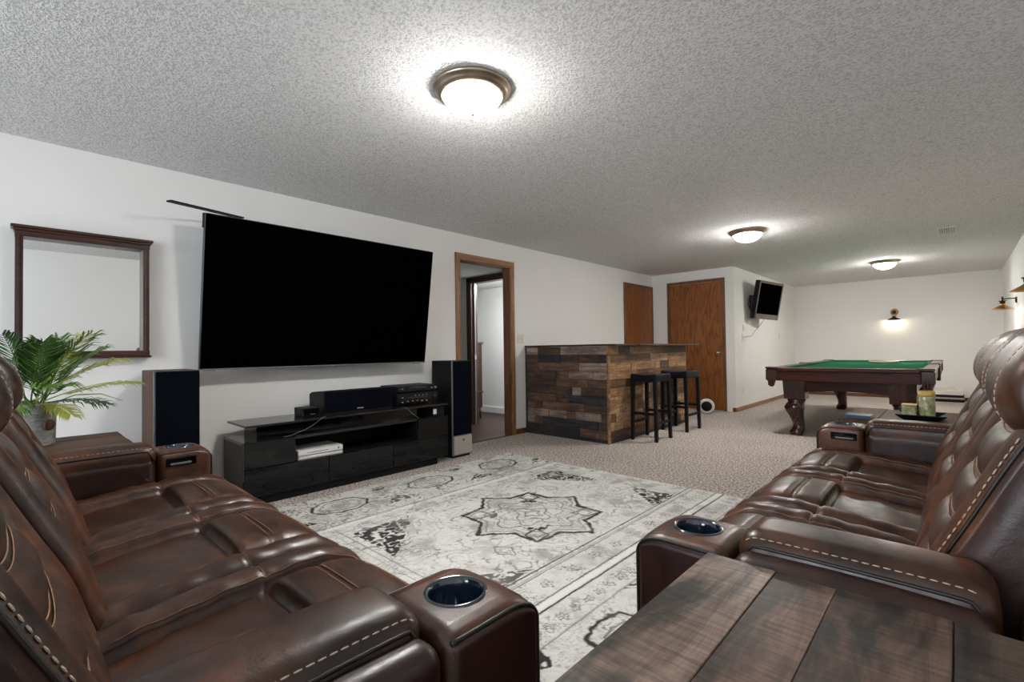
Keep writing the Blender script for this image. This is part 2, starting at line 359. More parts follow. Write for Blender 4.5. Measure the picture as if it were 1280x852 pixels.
# ------------------------------------------------------------------ the room shell
XL,XR,YF,YB=-3.924,.595,11.67,-2.6
YC,XC=7.85,-2.55       # closet front wall and its side wall
def struct(name,boxes,mat,c=0):
    mb=MB()
    for b in boxes: mb.box(*b,c)
    return mb.build(name,mat,None,'structure')
struct('floor',[(XL-.05,XR+.1,YB-.1,YF+.1,-.10,0)],M['carpet'])
struct('ceiling',[(XL-.1,XR+.1,YB-.1,YF+.1,H,H+.08)],M['ceil'])
DY0,DY1,DZ=3.35,4.165,2.03
struct('wall_left',[(XL-.115,XL,YB-.1,DY0,0,H),(XL-.115,XL,DY1,YC+.1,0,H),(XL-.115,XL,DY0,DY1,DZ,H)],M['wall'])
struct('wall_closet_front',[(XL,XC,YC,YC+.1,0,H)],M['wall'])
struct('wall_closet_side',[(XC-.1,XC,YC+.1,YF,0,H)],M['wall'])
struct('wall_far',[(XC-.1,XR+.1,YF,YF+.1,0,H)],M['wall'])
struct('wall_right',[(XR,XR+.1,YB,YF,0,H)],M['wall'])
WX0,WX1,WZ0,WZ1=-2.8,-.2,.70,2.05
struct('wall_near',[(XL,WX0,YB-.1,YB,0,H),(WX1,XR,YB-.1,YB,0,H),(WX0,WX1,YB-.1,YB,0,WZ0),(WX0,WX1,YB-.1,YB,WZ1,H)],M['wall'])
wf=MB()
for b in ((WX0,WX0+.05,YB-.08,YB+.02,WZ0,WZ1),(WX1-.05,WX1,YB-.08,YB+.02,WZ0,WZ1),(WX0,WX1,YB-.08,YB+.02,WZ0,WZ0+.05),(WX0,WX1,YB-.08,YB+.02,WZ1-.05,WZ1),(-1.52,-1.48,YB-.08,YB+.01,WZ0,WZ1)): wf.box(*b,.003)
win=wf.build('window_1',M['white'],None,'structure')
pm=bpy.data.materials.new('clear_pane'); pm.use_nodes=True; nt_=pm.node_tree; nt_.nodes.remove(nt_.nodes['Principled BSDF']); tr_=N(nt_,'ShaderNodeBsdfTransparent'); gl_=N(nt_,'ShaderNodeBsdfGlossy'); gl_.inputs['Roughness'].default_value=.02; mx_=N(nt_,'ShaderNodeMixShader'); mx_.inputs[0].default_value=.06
nt_.links.new(tr_.outputs[0],mx_.inputs[1]); nt_.links.new(gl_.outputs[0],mx_.inputs[2]); nt_.links.new(mx_.outputs[0],nt_.nodes['Material Output'].inputs[0])
for a_,b_ in ((WX0+.05,-1.52),(-1.48,WX1-.05)): MB().box(a_,b_,YB-.04,YB-.034,WZ0+.05,WZ1-.05).build('pane',pm,win)
# hall and bright room beyond the left doorway
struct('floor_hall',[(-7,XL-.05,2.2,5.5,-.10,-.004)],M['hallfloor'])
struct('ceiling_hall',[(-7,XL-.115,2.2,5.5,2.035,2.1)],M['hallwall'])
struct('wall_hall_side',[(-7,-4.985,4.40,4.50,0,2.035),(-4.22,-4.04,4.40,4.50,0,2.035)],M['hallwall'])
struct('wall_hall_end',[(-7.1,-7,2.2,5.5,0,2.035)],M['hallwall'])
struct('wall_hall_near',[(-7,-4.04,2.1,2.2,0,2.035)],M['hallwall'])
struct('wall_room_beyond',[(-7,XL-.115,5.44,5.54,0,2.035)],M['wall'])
struct('baseboard_room_beyond',[(-7,XL-.115,5.425,5.44,0,.10)],M['white'],.002)
# baseboards
struct('baseboard_left',[(XL,XL+.014,YB,DY0-.06,0,.065),(XL,XL+.014,DY1+.06,4.40,0,.065),(XL,XL+.014,6.5,YC,0,.065)],M['basewood'],.003)
struct('baseboard_closet_front',[(-2.60,XC,YC-.014,YC,0,.065)],M['basewoodX'],.003)
struct('baseboard_closet_side',[(XC,XC+.014,YC-.014,YF,0,.065)],M['trimY'],.003)
struct('baseboard_far',[(XC,XR,YF-.014,YF,0,.065)],M['basewoodX'],.003)
struct('baseboard_right',[(XR-.014,XR,YB,YF-.014,0,.065)],M['basewood'],.003)
# doorway in left wall
def prof_casing(mb,axis,a,b,p0,p1,x,d=.016):
    pass
d1=MB().box(XL-.115,XL+.004,DY0-.002,DY0+.018,0,DZ,.002).box(XL-.115,XL+.004,DY0,DY1,DZ-.018,DZ+.002,.002).build('door_1',M['jambwood'],None,'structure')
MB().box(XL-.115,XL+.004,DY1-.018,DY1+.002,0,DZ,.002).build('jamb',M['jambwood'],d1)
for nme,bx,mt in (('casing',(DY0-.058,DY0+.004,0,DZ+.06),'trimZ'),('casing',(DY1-.004,DY1+.058,0,DZ+.06),'trimZ')):
    mb=MB().box(XL,XL+.012,bx[0],bx[1],0,DZ+.058,.003).box(XL,XL+.018,bx[0]+.008,bx[1]-.018,0,DZ+.05,.005); mb.build(nme,M[mt],d1)
MB().box(XL,XL+.012,DY0-.058,DY1+.058,DZ,DZ+.06,.003).box(XL,XL+.0185,DY0-.05,DY1+.05,DZ+.016,DZ+.052,.005).build('casing',M['trimY'],d1)
MB().box(XL-.14,XL+.001,DY0+.016,DY1-.016,-.004,.008,.003).build('threshold',M['darkwood'],d1)
# second, dark-cased doorway inside the hall
d4=MB().box(-4.985,-4.915,4.385,4.40,0,2.03,.003).box(-4.985,-4.22,4.385,4.40,1.975,2.034,.003).build('door_4',M['darkwood'],None,'structure')
MB().box(-4.915,-4.895,4.39,4.51,0,1.975,.002).build('jamb',M['darkwood'],d4); MB().box(-4.915,-4.22,4.39,4.51,1.955,1.975,.002).build('jamb',M['darkwood'],d4)
MB().box(-4.90,-4.865,4.43,4.45,0,1.955,.002).build('door_edge',M['darkstrip'],d4)
MB().box(-4.867,-4.863,4.425,4.455,.90,.96,.001).build('strike_plate',M['chrome'],d4)
# dresser in the bright room
dr=thing('dresser',(-5.5,4.74,0),'dark wooden dresser standing in the bright room beyond the doorway','dresser')
boxo('body',-5.80,-5.26,4.53,4.93,.16,1.12,M['hallfloor'],dr,.004); boxo('top',-5.82,-5.245,4.515,4.945,1.12,1.15,M['darkwood'],dr,.004)
boxo('band',-5.81,-5.25,4.52,4.94,.38,.41,M['darkwood'],dr,.004)
for x in(-5.78,-5.28):
    for y in(4.56,4.90): mbo(dr).lathe([(0,0),(.014,0),(.022,.16),(0,.16)],(x,y,0),10).build('leg',M['darkwood'],dr)
# ------------------------------------------------------------------ doors
def slab_door(name,x0,x1,y,z1,mat,cmat,knobx=None,hingex=None):
    o=MB().box(x0,x1,y-.012,y+.03,.01,z1,.002).build(name,mat,None,'structure')
    MB().box(x0-.05,x0-.004,y-.02,y,0,z1+.006,.003).build('casing',cmat,o); MB().box(x1+.004,x1+.05,y-.02,y,0,z1+.006,.003).build('casing',cmat,o)
    MB().box(x0-.05,x1+.05,y-.02,y,z1+.004,z1+.05,.003).build('casing',cmat,o)
    if knobx:
        MB().lathe([(0,-.068),(.018,-.068),(.028,-.058),(.030,-.046),(.022,-.034),(.010,-.028),(.010,-.012),(.031,-.012),(.033,-.004),(.033,0)],(knobx,y-.012,.93),20,'y').build('knob',M['chrome'],o)
    if hingex:
        for z in(.25,1.0,1.82): MB().box(hingex-.008,hingex+.006,y-.018,y-.010,z,z+.09,.002).build('hinge',M['brass'],o)
    return o
slab_door('door_3',-3.60,-2.735,YC-.001,2.09,M['door'],M['jambwood'],-2.80,-3.604)
# small amber door on left wall behind the bar
o=MB().box(XL-.004,XL+.014,6.87,7.78,.01,2.06,.002).build('door_2',M['door2'],None,'structure')
MB().box(XL,XL+.02,6.83,6.868,0,2.066,.003).build('casing',M['jambwood'],o); MB().box(XL,XL+.02,7.782,7.82,0,2.066,.003).build('casing',M['jambwood'],o); MB().box(XL,XL+.02,6.83,7.82,2.062,2.10,.003).build('casing',M['jambwood'],o)
# ------------------------------------------------------------------ ceiling lights
def ceiling_light(x,y,label):
    t=thing('ceiling_light',(x,y,H),label,'ceiling light','flush ceiling lights')
    bl(mbo(t).lathe([(0,0),(.188,0),(.190,-.008),(.186,-.016),(.176,-.020),(.172,-.030),(.160,-.040),(.148,-.046),(.142,-.040)],(x,y,H),48),'rim',M['nickel'],t)
    b=bl(mbo(t).lathe([(.146,-.040),(.140,-.052),(.120,-.078),(.090,-.100),(.055,-.114),(.02,-.120),(0,-.1205)],(x,y,H),40),'glass_bowl',M['bowl'],t)
    bl(mbo(t).lathe([(.004,-.118),(.011,-.120),(.012,-.127),(.006,-.134),(0,-.136)],(x,y,H),16),'finial',M['nickel'],t)
    return t
ceiling_light(-1.69,1.54,'large nearest flush ceiling light with lit frosted bowl above the patterned rug')
ceiling_light(-1.656,5.58,'middle flush ceiling light with lit frosted bowl, between rug and pool table')
ceiling_light(-.777,9.16,'small farthest flush ceiling light with lit bowl above the pool table')
# ------------------------------------------------------------------ wall sconces
def spot_in(parent,loc,power,rad=.02):
    l=bpy.data.lights.new('sconce_bulb_light','POINT'); l.energy=power; l.color=(1,.86,.66); l.shadow_soft_size=rad
    o=bpy.data.objects.new('sconce_bulb_light',l); COL.objects.link(o); o.location=loc
def side_sconce(y,label):
    t=thing('wall_sconce',(XR,y,1.63),label,'sconce','brass wall sconces')
    bl(mbo(t).lathe([(0,-.02),(.030,-.02),(.042,-.010),(.045,0),(0,0)],(XR,y,1.60),20,'x'),'wall_plate',M['bronze'],t)
    bl(mbo(t).tube([(XR,y,1.62),(XR-.06,y,1.622),(XR-.135,y,1.622)],.007,8).tube([(XR-.135,y,1.65),(XR-.135,y,1.58)],.010,8),'arm',M['bronze'],t)
    bl(mbo(t).lathe([(0,.03),(.040,.028),(.040,.020),(.028,.018),(.026,-.014),(0,-.014)],(XR-.135,y,1.57),20),'socket',M['bronze'],t)
    bl(mbo(t).lathe([(.018,.0),(.024,-.006),(.026,-.026),(.040,-.040),(.075,-.062),(.108,-.083),(.118,-.088),(.116,-.091),(.105,-.086),(.072,-.066),(.036,-.044),(.020,-.028)],(XR-.135,y,1.57),36),'shade',M['brass'],t)
    bl(mbo(t).lathe([(0,-.012),(.012,-.016),(.022,-.034),(.020,-.052),(0,-.062)],(XR-.135,y,1.57),14),'bulb',M['bulb'],t)
    spot_in(t,(XR-.135,y,1.47),SCONCE_W); return t
side_sconce(9.15,'brass cone wall sconce on the right wall, the farther one near the far corner')
side_sconce(6.05,'brass cone wall sconce on the right wall, the nearer one cut by the frame')
fx,fz=-.861,1.648
t=thing('wall_sconce',(fx,YF,fz),'small lit sconce with round brass plate on the far wall above the pool table','sconce','brass wall sconces')
bl(mbo(t).lathe([(0,-.022),(.050,-.022),(.062,-.014),(.066,0),(0,0)],(fx,YF,fz),24,'y'),'wall_plate',M['brass'],t)
bl(mbo(t).lathe([(0,-.035),(.030,-.035),(.034,-.022),(0,-.022)],(fx,YF,fz),18,'y').tube([(fx,YF-.02,fz),(fx,YF-.10,fz-.005),(fx,YF-.13,fz-.04)],.008,8),'arm',M['bronze'],t)
bl(mbo(t).lathe([(0,.0),(.034,0),(.036,-.03),(.030,-.06),(0,-.06)],(fx,YF-.13,fz-.045),18),'socket',M['chrome'],t)
bl(mbo(t).lathe([(.028,0),(.045,-.012),(.080,-.030),(.103,-.052),(.100,-.054),(.076,-.036),(.03,-.012)],(fx,YF-.13,fz-.10),32),'shade',M['bronze'],t)
bl(mbo(t).lathe([(0,0),(.018,-.004),(.026,-.022),(.02,-.038),(0,-.044)],(fx,YF-.13,fz-.105),14),'bulb',M['bulb'],t)
spot_in(t,(fx,YF-.13,fz-.17),SCONCE_W*.25)
# ------------------------------------------------------------------ outlets, switches, vent
def plate(name,label,cat,loc,axis,w_=.07,h_=.115,toggle=1,group='wall plates',mat='white'):
    t=thing(name,loc,label,cat,group); x,y,z=loc
    if axis=='x': bx=lambda a0,a1,z0,z1,d0,d1:(x+d0,x+d1,y+a0,y+a1,z+z0,z+z1)
    else: bx=lambda a0,a1,z0,z1,d0,d1:(x+a0,x+a1,y-d1,y-d0,z+z0,z+z1)
    bl(mbo(t).box(*bx(-w_/2,w_/2,-h_/2,h_/2,0,.006),.002),'plate',M[mat],t)
    for k in range(toggle):
        a=(k-(toggle-1)/2)*.045; bl(mbo(t).box(*bx(a-.006,a+.006,-.012,.012,.006,.014),.002),'toggle' if 'switch' in name else 'socket_face',M[mat],t)
    return t
plate('light_switch','ivory double light switch on the wall between doorway casing and bar','switch',(XL,4.325,1.16),'x',.115,.115,2,mat='ivory')
plate('light_switch','white switch plate on the closet side wall, topmost below the small television','switch',(XC,8.265,1.33),'x')
plate('outlet','white outlet low on the closet side wall above the baseboard','outlet',(XC,8.175,.312),'x')
plate('outlet','white outlet with plugged-in cable on the closet side wall below the small television','outlet',(XC,8.22,1.18),'x')
plate('light_switch','white switch plate on the closet side wall near the far corner','switch',(XC,10.42,1.221),'x')
vt=thing('ceiling_vent',(-.057,7.16,H),'small white vent set in the ceiling near the right wall','vent')
bl(mbo(vt).box(-.13,.02,6.98,7.34,H-.008,H,.002),'frame',M['white'],vt)
for k in range(7): bl(mbo(vt).box(-.115+k*.019,-.108+k*.019,7.0,7.32,H-.013,H-.007,.001),'slat',M['darkstrip'],vt)
# ------------------------------------------------------------------ rug (flat-woven print as a colour attribute)
def rug():
    x0,x1,y0,y1=-3.28,-.465,.55,3.40; res=.0047
    nx,ny=int((x1-x0)/res),int((y1-y0)/res); rng=np.random.RandomState(5)
    gx=np.linspace(x0,x1,nx+1); gy=np.linspace(y0,y1,ny+1); X,Y=np.meshgrid(gx,gy,indexing='ij')
    def vnoise(X,Y,s,seed):
        r=np.random.RandomState(seed); G=r.rand(256,256); a=X*s+37.3; b=Y*s+91.7; i=np.floor(a).astype(int);j=np.floor(b).astype(int); u=a-i;v=b-j
        u=u*u*(3-2*u);v=v*v*(3-2*v); g=lambda p,q:G[p%256,q%256]
        return (g(i,j)*(1-u)+g(i+1,j)*u)*(1-v)+(g(i,j+1)*(1-u)+g(i+1,j+1)*u)*v
    def fbm(s,seed,X=X,Y=Y): return .55*vnoise(X,Y,s,seed)+.3*vnoise(X,Y,s*2.1,seed+1)+.15*vnoise(X,Y,s*4.3,seed+2)
    WX=X+.035*(fbm(16,1)-.5); WY=Y+.035*(fbm(16,4)-.5)
    ink=np.zeros_like(X); pale=np.zeros_like(X)
    def line(d,wd,a): np.maximum(ink,a*np.clip(1.5-np.abs(d)/wd,0,1),out=ink)
    def seg(px,py,qx,qy,X=None,Y=None):
        X=WX if X is None else X; Y=WY if Y is None else Y
        dx,dy=qx-px,qy-py; t=np.clip(((X-px)*dx+(Y-py)*dy)/(dx*dx+dy*dy),0,1); return np.hypot(X-px-t*dx,Y-py-t*dy)
    rag=.6+.8*fbm(45,9)
    def poly(pts,wd,a,close=True):
        n=len(pts)
        for i in range(n if close else n-1):
            p,q=pts[i],pts[(i+1)%n]; d=seg(*p,*q)
            m_=d<.06; tmp=np.zeros_like(X); tmp[m_]=a*np.clip(1.6-d[m_]/(wd*rag[m_]),0,1); np.maximum(ink,np.clip(tmp,0,a),out=ink)
    # fine scrollwork from contours of a warped field, densities differ per band
    def scroll(mask,s,seed,k,wd,a):
        f=fbm(s,seed,WX,WY)*k; fr=np.abs((f%1)-.5); g=np.clip(1-fr/wd,0,1)*mask*(.25+.75*(fbm(9,seed+5)>.5)); np.maximum(ink,a*g,out=ink)
    colA=X<-2.70; colB=(X>=-2.62)&(X<-1.43); colC=(X>=-1.41)&(X<-1.245); colD=X>-1.17; colE=(X>=-2.70)&(X<-2.54)
    scroll(colA,9,21,7,.20,.72); scroll(colA,22,23,5,.18,.45); scroll(colB,6,31,7,.13,.62); scroll(colB,15,33,5,.15,.42); scroll(colC,16,41,8,.16,.70); scroll(colD,12,51,8,.14,.58); scroll(colD,24,53,5,.14,.42); scroll(colE,18,61,7,.16,.60)
    # soft grey smudges inside the field
    sm=np.clip((fbm(5.5,71)-.56)*5,0,1)*.38; np.maximum(ink,sm*(fbm(22,75)>.38),out=ink)
    # straight guard stripes
    for xs,wd,a in ((-2.69,.004,.75),(-2.555,.003,.6),(-1.442,.004,.8),(-1.418,.003,.45),(-1.405,.003,.7),(-1.252,.004,.75),(-1.20,.005,.95),(-1.06,.003,.6)): line(WX*.15+X*.85-xs,wd,a)
    for xs,wd in ((-2.655,.016),(-1.228,.016)): np.maximum(pale,np.clip(1.4-np.abs(X-xs)/wd,0,1),out=pale)
    line(np.where((X>-2.6)&(X<-1.2),Y-1.29,9),.003,.6); line(np.where((X>-2.6)&(X<-1.2),Y-1.25,9),.003,.4); line(np.where((X>-2.6)&(X<-1.2),Y-3.20,9),.003,.4)
    # star medallion
    cx,cy=-1.952,2.24; R=.45; tips=[(cx+R*math.cos(k*PI/2),cy+R*math.sin(k*PI/2)) for k in range(4)]; dt=[(cx+.435*math.cos(k*PI/2+PI/4),cy+.435*math.sin(k*PI/2+PI/4)) for k in range(4)]
    star=[]
    for k in range(4):
        star+= [tips[k],(cx+.335*math.cos(k*PI/2+PI/8),cy+.335*math.sin(k*PI/2+PI/8)),dt[k],(cx+.335*math.cos(k*PI/2+3*PI/8),cy+.335*math.sin(k*PI/2+3*PI/8))]
    poly(star,.0115,.97)
    poly([(cx+(p[0]-cx)*.87,cy+(p[1]-cy)*.87) for p in star],.0055,.6)
    ang=np.arctan2(WY-cy,WX-cx); rr=np.hypot(WX-cx,WY-cy)
    for R0,amp,kf,wd,a in ((.255,.035,8,.0065,.75),(.17,.03,6,.0055,.65),(.10,.022,4,.006,.65),(.045,.01,4,.006,.7),(.205,.04,8,.005,.5),(.30,.03,12,.005,.5)):
        d=rr-(R0+amp*np.cos(kf*ang)); np.maximum(ink,a*np.clip(1.4-np.abs(d)/wd,0,1),out=ink)
    for k in range(4):
        a0=k*PI/2+PI/4
        kx,ky=cx+.335*math.cos(a0),cy+.335*math.sin(a0); ex,ey=math.cos(a0),math.sin(a0)
        kite=[(kx+ex*.10,ky+ey*.10),(kx-ey*.065,ky+ex*.065),(kx-ex*.085,ky-ey*.085),(kx+ey*.065,ky-ex*.065)]
        poly(kite,.0075,.8); d=np.hypot(WX-kx,WY-ky); np.maximum(ink,.35*np.clip(1.4-np.abs(d-.035)/.006,0,1),out=ink)
        if k in(1,2,3): # dark inner brackets
            b=a0; bx,by=cx+.24*math.cos(b),cy+.24*math.sin(b); d=np.hypot((WX-bx)*ex+(WY-by)*ey,.35*(-(WX-bx)*ey+(WY-by)*ex)); np.maximum(ink,.85*(d<.02)*(fbm(40,81)>.42),out=ink)
    # dark corner clusters with pale scrolls
    def blob(pts,seed,thr=.44,a=.85):
        n=len(pts); ins=np.ones_like(X,bool)
        for i in range(n):
            p,q=pts[i],pts[(i+1)%n]; ins&=((q[0]-p[0])*(WY-p[1])-(q[1]-p[1])*(WX-p[0]))>=0
        f=fbm(10,seed,WX,WY); fr=np.abs(((f*5)%1)-.5); np.maximum(ink,a*ins*np.clip((fr-.12)*12,0,1),out=ink)
    blob([(-2.5,1.33),(-2.05,1.33),(-2.20,1.46),(-2.42,1.66),(-2.5,1.70)],91)
    blob([(-2.52,2.82),(-2.40,2.86),(-2.12,3.08),(-2.06,3.16),(-2.52,3.16)],101)
    blob([(-1.86,3.16),(-1.74,3.06),(-1.50,2.90),(-1.455,2.86),(-1.455,3.16)],111)
    blob([(-1.70,1.33),(-1.455,1.33),(-1.455,1.72),(-1.52,1.66),(-1.60,1.48)],121,a=.7)
    # spandrel arcs
    for sx,sy in((-2.55,1.28),(-2.55,3.2),(-1.44,3.2),(-1.44,1.28)):
        d=np.hypot((WX-sx)*1.0,(WY-sy)*.95); f=(X>-2.55)&(X<-1.44)
        for r0,a in ((.50,.35),(.535,.3)): np.maximum(ink,f*a*np.clip(1.5-np.abs(d-r0-.015*np.cos(22*np.arctan2(WY-sy,WX-sx)))/.003,0,1),out=ink)
    for (px,py) in ((-1.70,1.74),(-2.2,2.74),(-1.62,2.74)): poly([(px+.08,py),(px,py+.05),(px-.08,py),(px,py-.05)],.004,.6); poly([(px+.04,py),(px,py+.025),(px-.04,py),(px,py-.025)],.003,.4)
    # left border medallions and pairs
    for my in (.78,1.52,2.265,3.01):
        cxm=-3.02; pts=[(cxm,my+.20),(cxm+.09,my+.15),(cxm+.13,my+.05),(cxm+.13,my-.05),(cxm+.09,my-.15),(cxm,my-.20),(cxm-.09,my-.15),(cxm-.13,my-.05),(cxm-.13,my+.05),(cxm-.09,my+.15)]
        poly(pts,.0075,.9); poly([(cxm+(p[0]-cxm)*.7,my+(p[1]-my)*.7) for p in pts],.005,.6)
        d=np.hypot(WX-cxm,WY-my); 
        for r0 in(.03,.06): np.maximum(ink,.45*np.clip(1.4-np.abs(d-r0-.01*np.cos(6*ang))/.005,0,1),out=ink)
        b=my+.372
        blob([(-3.20,b-.10),(-3.13,b-.02),(-3.13,b+.02),(-3.20,b+.12)],131,a=.75); blob([(-2.93,b),(-2.80,b-.15),(-2.80,b+.15)],141,a=.85)
        poly([(-3.2,b-.12),(-3.05,b),(-2.80,b+.02)],.003,.4,False)
    # right panels: repeated medallions
    for my in (.80,1.52,2.24,2.96):
        cxm=-.86; pts=[(cxm+.17*(1 if k%2 else .82)*math.cos(k*PI/4),my+.17*(1 if k%2 else .82)*math.sin(k*PI/4)) for k in range(8)]
        poly(pts,.008,.9); poly([(cxm+(p[0]-cxm)*.6,my+(p[1]-my)*.6) for p in pts],.005,.6)
        blob([(-1.06,my+.28),(-1.0,my+.33),(-.98,my+.42),(-1.06,my+.46)],151,a=.8)
    # little flowers in the narrow bands
    for xs,stp,r0 in ((-1.33,.19,.026),(-2.60,.17,.017),(-1.12,.085,.018)):
        k=np.round((Y-.1)/stp); dy=WY-.1-k*stp; d=np.hypot(WX-xs,dy); a=np.arctan2(dy,WX-xs)
        np.maximum(ink,.62*np.clip(1.4-np.abs(d-r0*(1+.3*np.cos(5*a)))/.004,0,1),out=ink); np.maximum(ink,.5*(d<r0*.35),out=ink)
    wear=.62+.38*np.clip(fbm(7,161)*1.6,0,1); ink=np.clip(ink*wear*1.25,0,1)
    instar=(np.hypot(X-cx,Y-cy)<.33); ring=(np.hypot(X-cx,Y-cy)>.235)&instar; scroll(ring,13,201,6,.15,.5); np.maximum(ink,.10*instar,out=ink)
    base=.68+.08*(fbm(3,171)-.5)+.10*(fbm(60,181)-.5)
    base=base*(1-.12*np.clip((fbm(20,191)-.5)*4,0,1)); base=np.where(pale>0,base+(.80-base)*pale*.8,base)
    dark=.045; v=base*(1-ink)+dark*ink
    colr=np.stack([v*1.0,v*.985,v*.94,np.ones_like(v)],-1)
    # mesh
    n=(nx+1)*(ny+1); Z=.006+.0025*vnoise(X,Y,120,7); co_=np.stack([X,Y,Z],-1).reshape(-1,3)
    idx=np.arange(n).reshape(nx+1,ny+1); q=np.stack([idx[:-1,:-1],idx[1:,:-1],idx[1:,1:],idx[:-1,1:]],-1).reshape(-1,4)
    me=bpy.data.meshes.new('area_rug'); me.vertices.add(n); me.vertices.foreach_set('co',co_.ravel()); me.loops.add(q.size); me.loops.foreach_set('vertex_index',q.ravel().astype(np.int32))
    me.polygons.add(len(q)); me.polygons.foreach_set('loop_start',np.arange(0,q.size,4,dtype=np.int32)); me.polygons.foreach_set('loop_total',np.full(len(q),4,dtype=np.int32)); me.update(calc_edges=True)
    at=me.color_attributes.new('weave','FLOAT_COLOR','POINT'); at.data.foreach_set('color',colr.reshape(-1).astype(np.float32))
    m_,nt,b=nm('woven_rug'); a=N(nt,'ShaderNodeAttribute',attribute_name='weave'); nt.links.new(a.outputs['Color'],b.inputs['Base Color']); b.inputs['Roughness'].default_value=.95; b.inputs['Specular IOR Level'].default_value=.05
    n_=noisetex(nt,420,texvec(nt),2,.5); bump(nt,b,n_.outputs[0],.4,.003)
    o=thing('area_rug',(-1.85,1.97,0),'large ivory and charcoal medallion-patterned area rug on the carpet','rug')
    me.transform(Matrix.Translation((1.85,-1.97,0)))
    link('woven_face',me,m_,o)
    bl(mbo(o).box(x0,x1,y0,y1,.0,.0058,.002),'backing',M['white'],o)
rug()
# ------------------------------------------------------------------ recliner sofas
IW=1.70; AW=.20; SW=IW/3
def seat_fn():
    prof,L=catmull([(.50,.455),(.36,.475),(.22,.487),(.10,.492),(.02,.480),(-.035,.440),(-.050,.380),(-.045,.26),(-.03,.13)],78)
    tan=np.gradient(prof,axis=0); tan/=np.linalg.norm(tan,axis=1)[:,None]; nrm=np.stack([tan[:,1],-tan[:,0]],1)
    if nrm[5,1]<0: nrm=-nrm
    arc=np.linspace(0,L,78)
    s_q=arc[np.argmin(abs(prof[:,0]-.20)+10*(prof[:,1]<.4))]      # rear edge of the quilted knee pad
    def disp(s,w):
        a=abs(w); half=SW/2
        if a>.185:
            t=(a-.185)/(half-.185); d=.033*math.sqrt(max(0,1-(2*t-1)**2))**.8-.005
            if t>.5: d-=.012*(t-.5)**2*4*.6
            d-=.007*math.exp(-((s-s_q)/.005)**2)
            d+=.003*math.sin(s*60+w*20)*math.sin(s*23)
        else:
            c=a/.185; d=.006*(1-c*c)-.013
            if s>s_q:
                e=min(1,(s-s_q)/.022); rise=math.sqrt(1-(1-e)**2); d+=.034*rise*(1-c**8)
                for g in (s_q+.095,s_q+.205,s_q+.33): d-=.010*math.exp(-((s-g)/.006)**2)+.005*math.exp(-((s-g-.014)/.005)**2)
                if e<1: d+=.0022*math.sin(w*150)*(1-e)
            else:
                d+=.0015*math.sin(s*50+w*14)
                d-=.006*math.exp(-((s-s_q)/.010)**2)
            d-=.006*math.exp(-((a-.185)/.006)**2)
        return d
    def pt(s,w,lift=0):
        i=min(len(arc)-1,max(0,s/L*(len(arc)-1))); i0=int(i); f=i-i0; i1=min(i0+1,len(arc)-1)
        p=prof[i0]*(1-f)+prof[i1]*f; n_=nrm[i0]*(1-f)+nrm[i1]*f; d=disp(s,w)+lift
        return (w,p[0]+n_[0]*d,p[1]+n_[1]*d)
    return pt,L,s_q
def back_fn():
    prof,L=catmull([(.445,.42),(.475,.52),(.50,.60),(.548,.70),(.595,.80),(.635,.88),(.665,.95),(.715,1.0),(.79,1.01),(.86,.965),(.90,.85),(.93,.60),(.95,.30),(.95,.12)],104)
    tan=np.gradient(prof,axis=0); tan/=np.linalg.norm(tan,axis=1)[:,None]; nrm=np.stack([-tan[:,1],tan[:,0]],1)
    if nrm[20,0]>0: nrm=-nrm
    arc=np.linspace(0,L,104); zz=prof[:,1]
    def sz(z): return arc[int(np.argmin(abs(zz[:55]-z)))]
    gs=[sz(.585),sz(.675),sz(.765),sz(.86)]; stop=sz(.93)
    def disp(s,w):
        a=abs(w); half=SW/2; d=0
        fade=1 if s<stop else max(0,1-(s-stop)/.08)
        if a>.165:
            t=(a-.165)/(half-.165); d=.028*math.sqrt(max(0,1-(2*t-1)**2))-.004
        else:
            c=a/.165; d=.004; 
            bulge=0
            lo=0
            for k,g in enumerate(gs+[stop+.02]):
                gg=g-.020*(1-c*c) if k<4 else g
                if s<=gg:
                    t=(s-lo)/(gg-lo); bulge=math.sqrt(max(0,1-(2*t-1)**2)); break
                lo=gg
            d+=.024*bulge*(1-c**6)-.004
            for g in gs:
                gg=g-.020*(1-c*c); d-=.004*math.exp(-((s-gg-.012)/.004)**2)
            d-=.008*math.exp(-((a-.165)/.006)**2)
        d*=fade*min(1,s/.05+.3)
        e=(half-a)/.030
        if e<1: d-=.020*(1-math.sqrt(max(0,1-(1-e)**2)))
        return d
    def pt(s,w,lift=0):
        i=min(len(arc)-1,max(0,s/L*(len(arc)-1))); i0=int(i); f=i-i0; i1=min(i0+1,len(arc)-1)
        p=prof[i0]*(1-f)+prof[i1]*f; n_=nrm[i0]*(1-f)+nrm[i1]*f; d=disp(s,w)+lift
        return (w,p[0]+n_[0]*d,p[1]+n_[1]*d)
    return pt,L,gs,sz
def grid(mb,pt,L,ns,ws,closeends=True,caps=False):
    nw=len(ws); vs=[pt(L*i/(ns-1),w_) for i in range(ns) for w_ in ws]
    fs=[(i*nw+j,i*nw+j+1,(i+1)*nw+j+1,(i+1)*nw+j) for i in range(ns-1) for j in range(nw-1)]
    mb.add(vs,fs,True)
    if caps:
        for j in(0,nw-1):
            ring=[vs[i*nw+j] for i in range(ns)]; c=Vector((ring[0][0],.72,.5)); n=len(ring)
            mb.add(ring+[tuple(c)],[(i,(i+1)%n,n) for i in range(n)],False)
def wgrid(half,brk,n1,n2):
    a=[-half+(half-brk)*(.5-.5*math.cos(PI*i/n1)) for i in range(n1)]; b=[-brk+2*brk*i/n2 for i in range(n2+1)]; return a+b+[-x for x in a[::-1]]
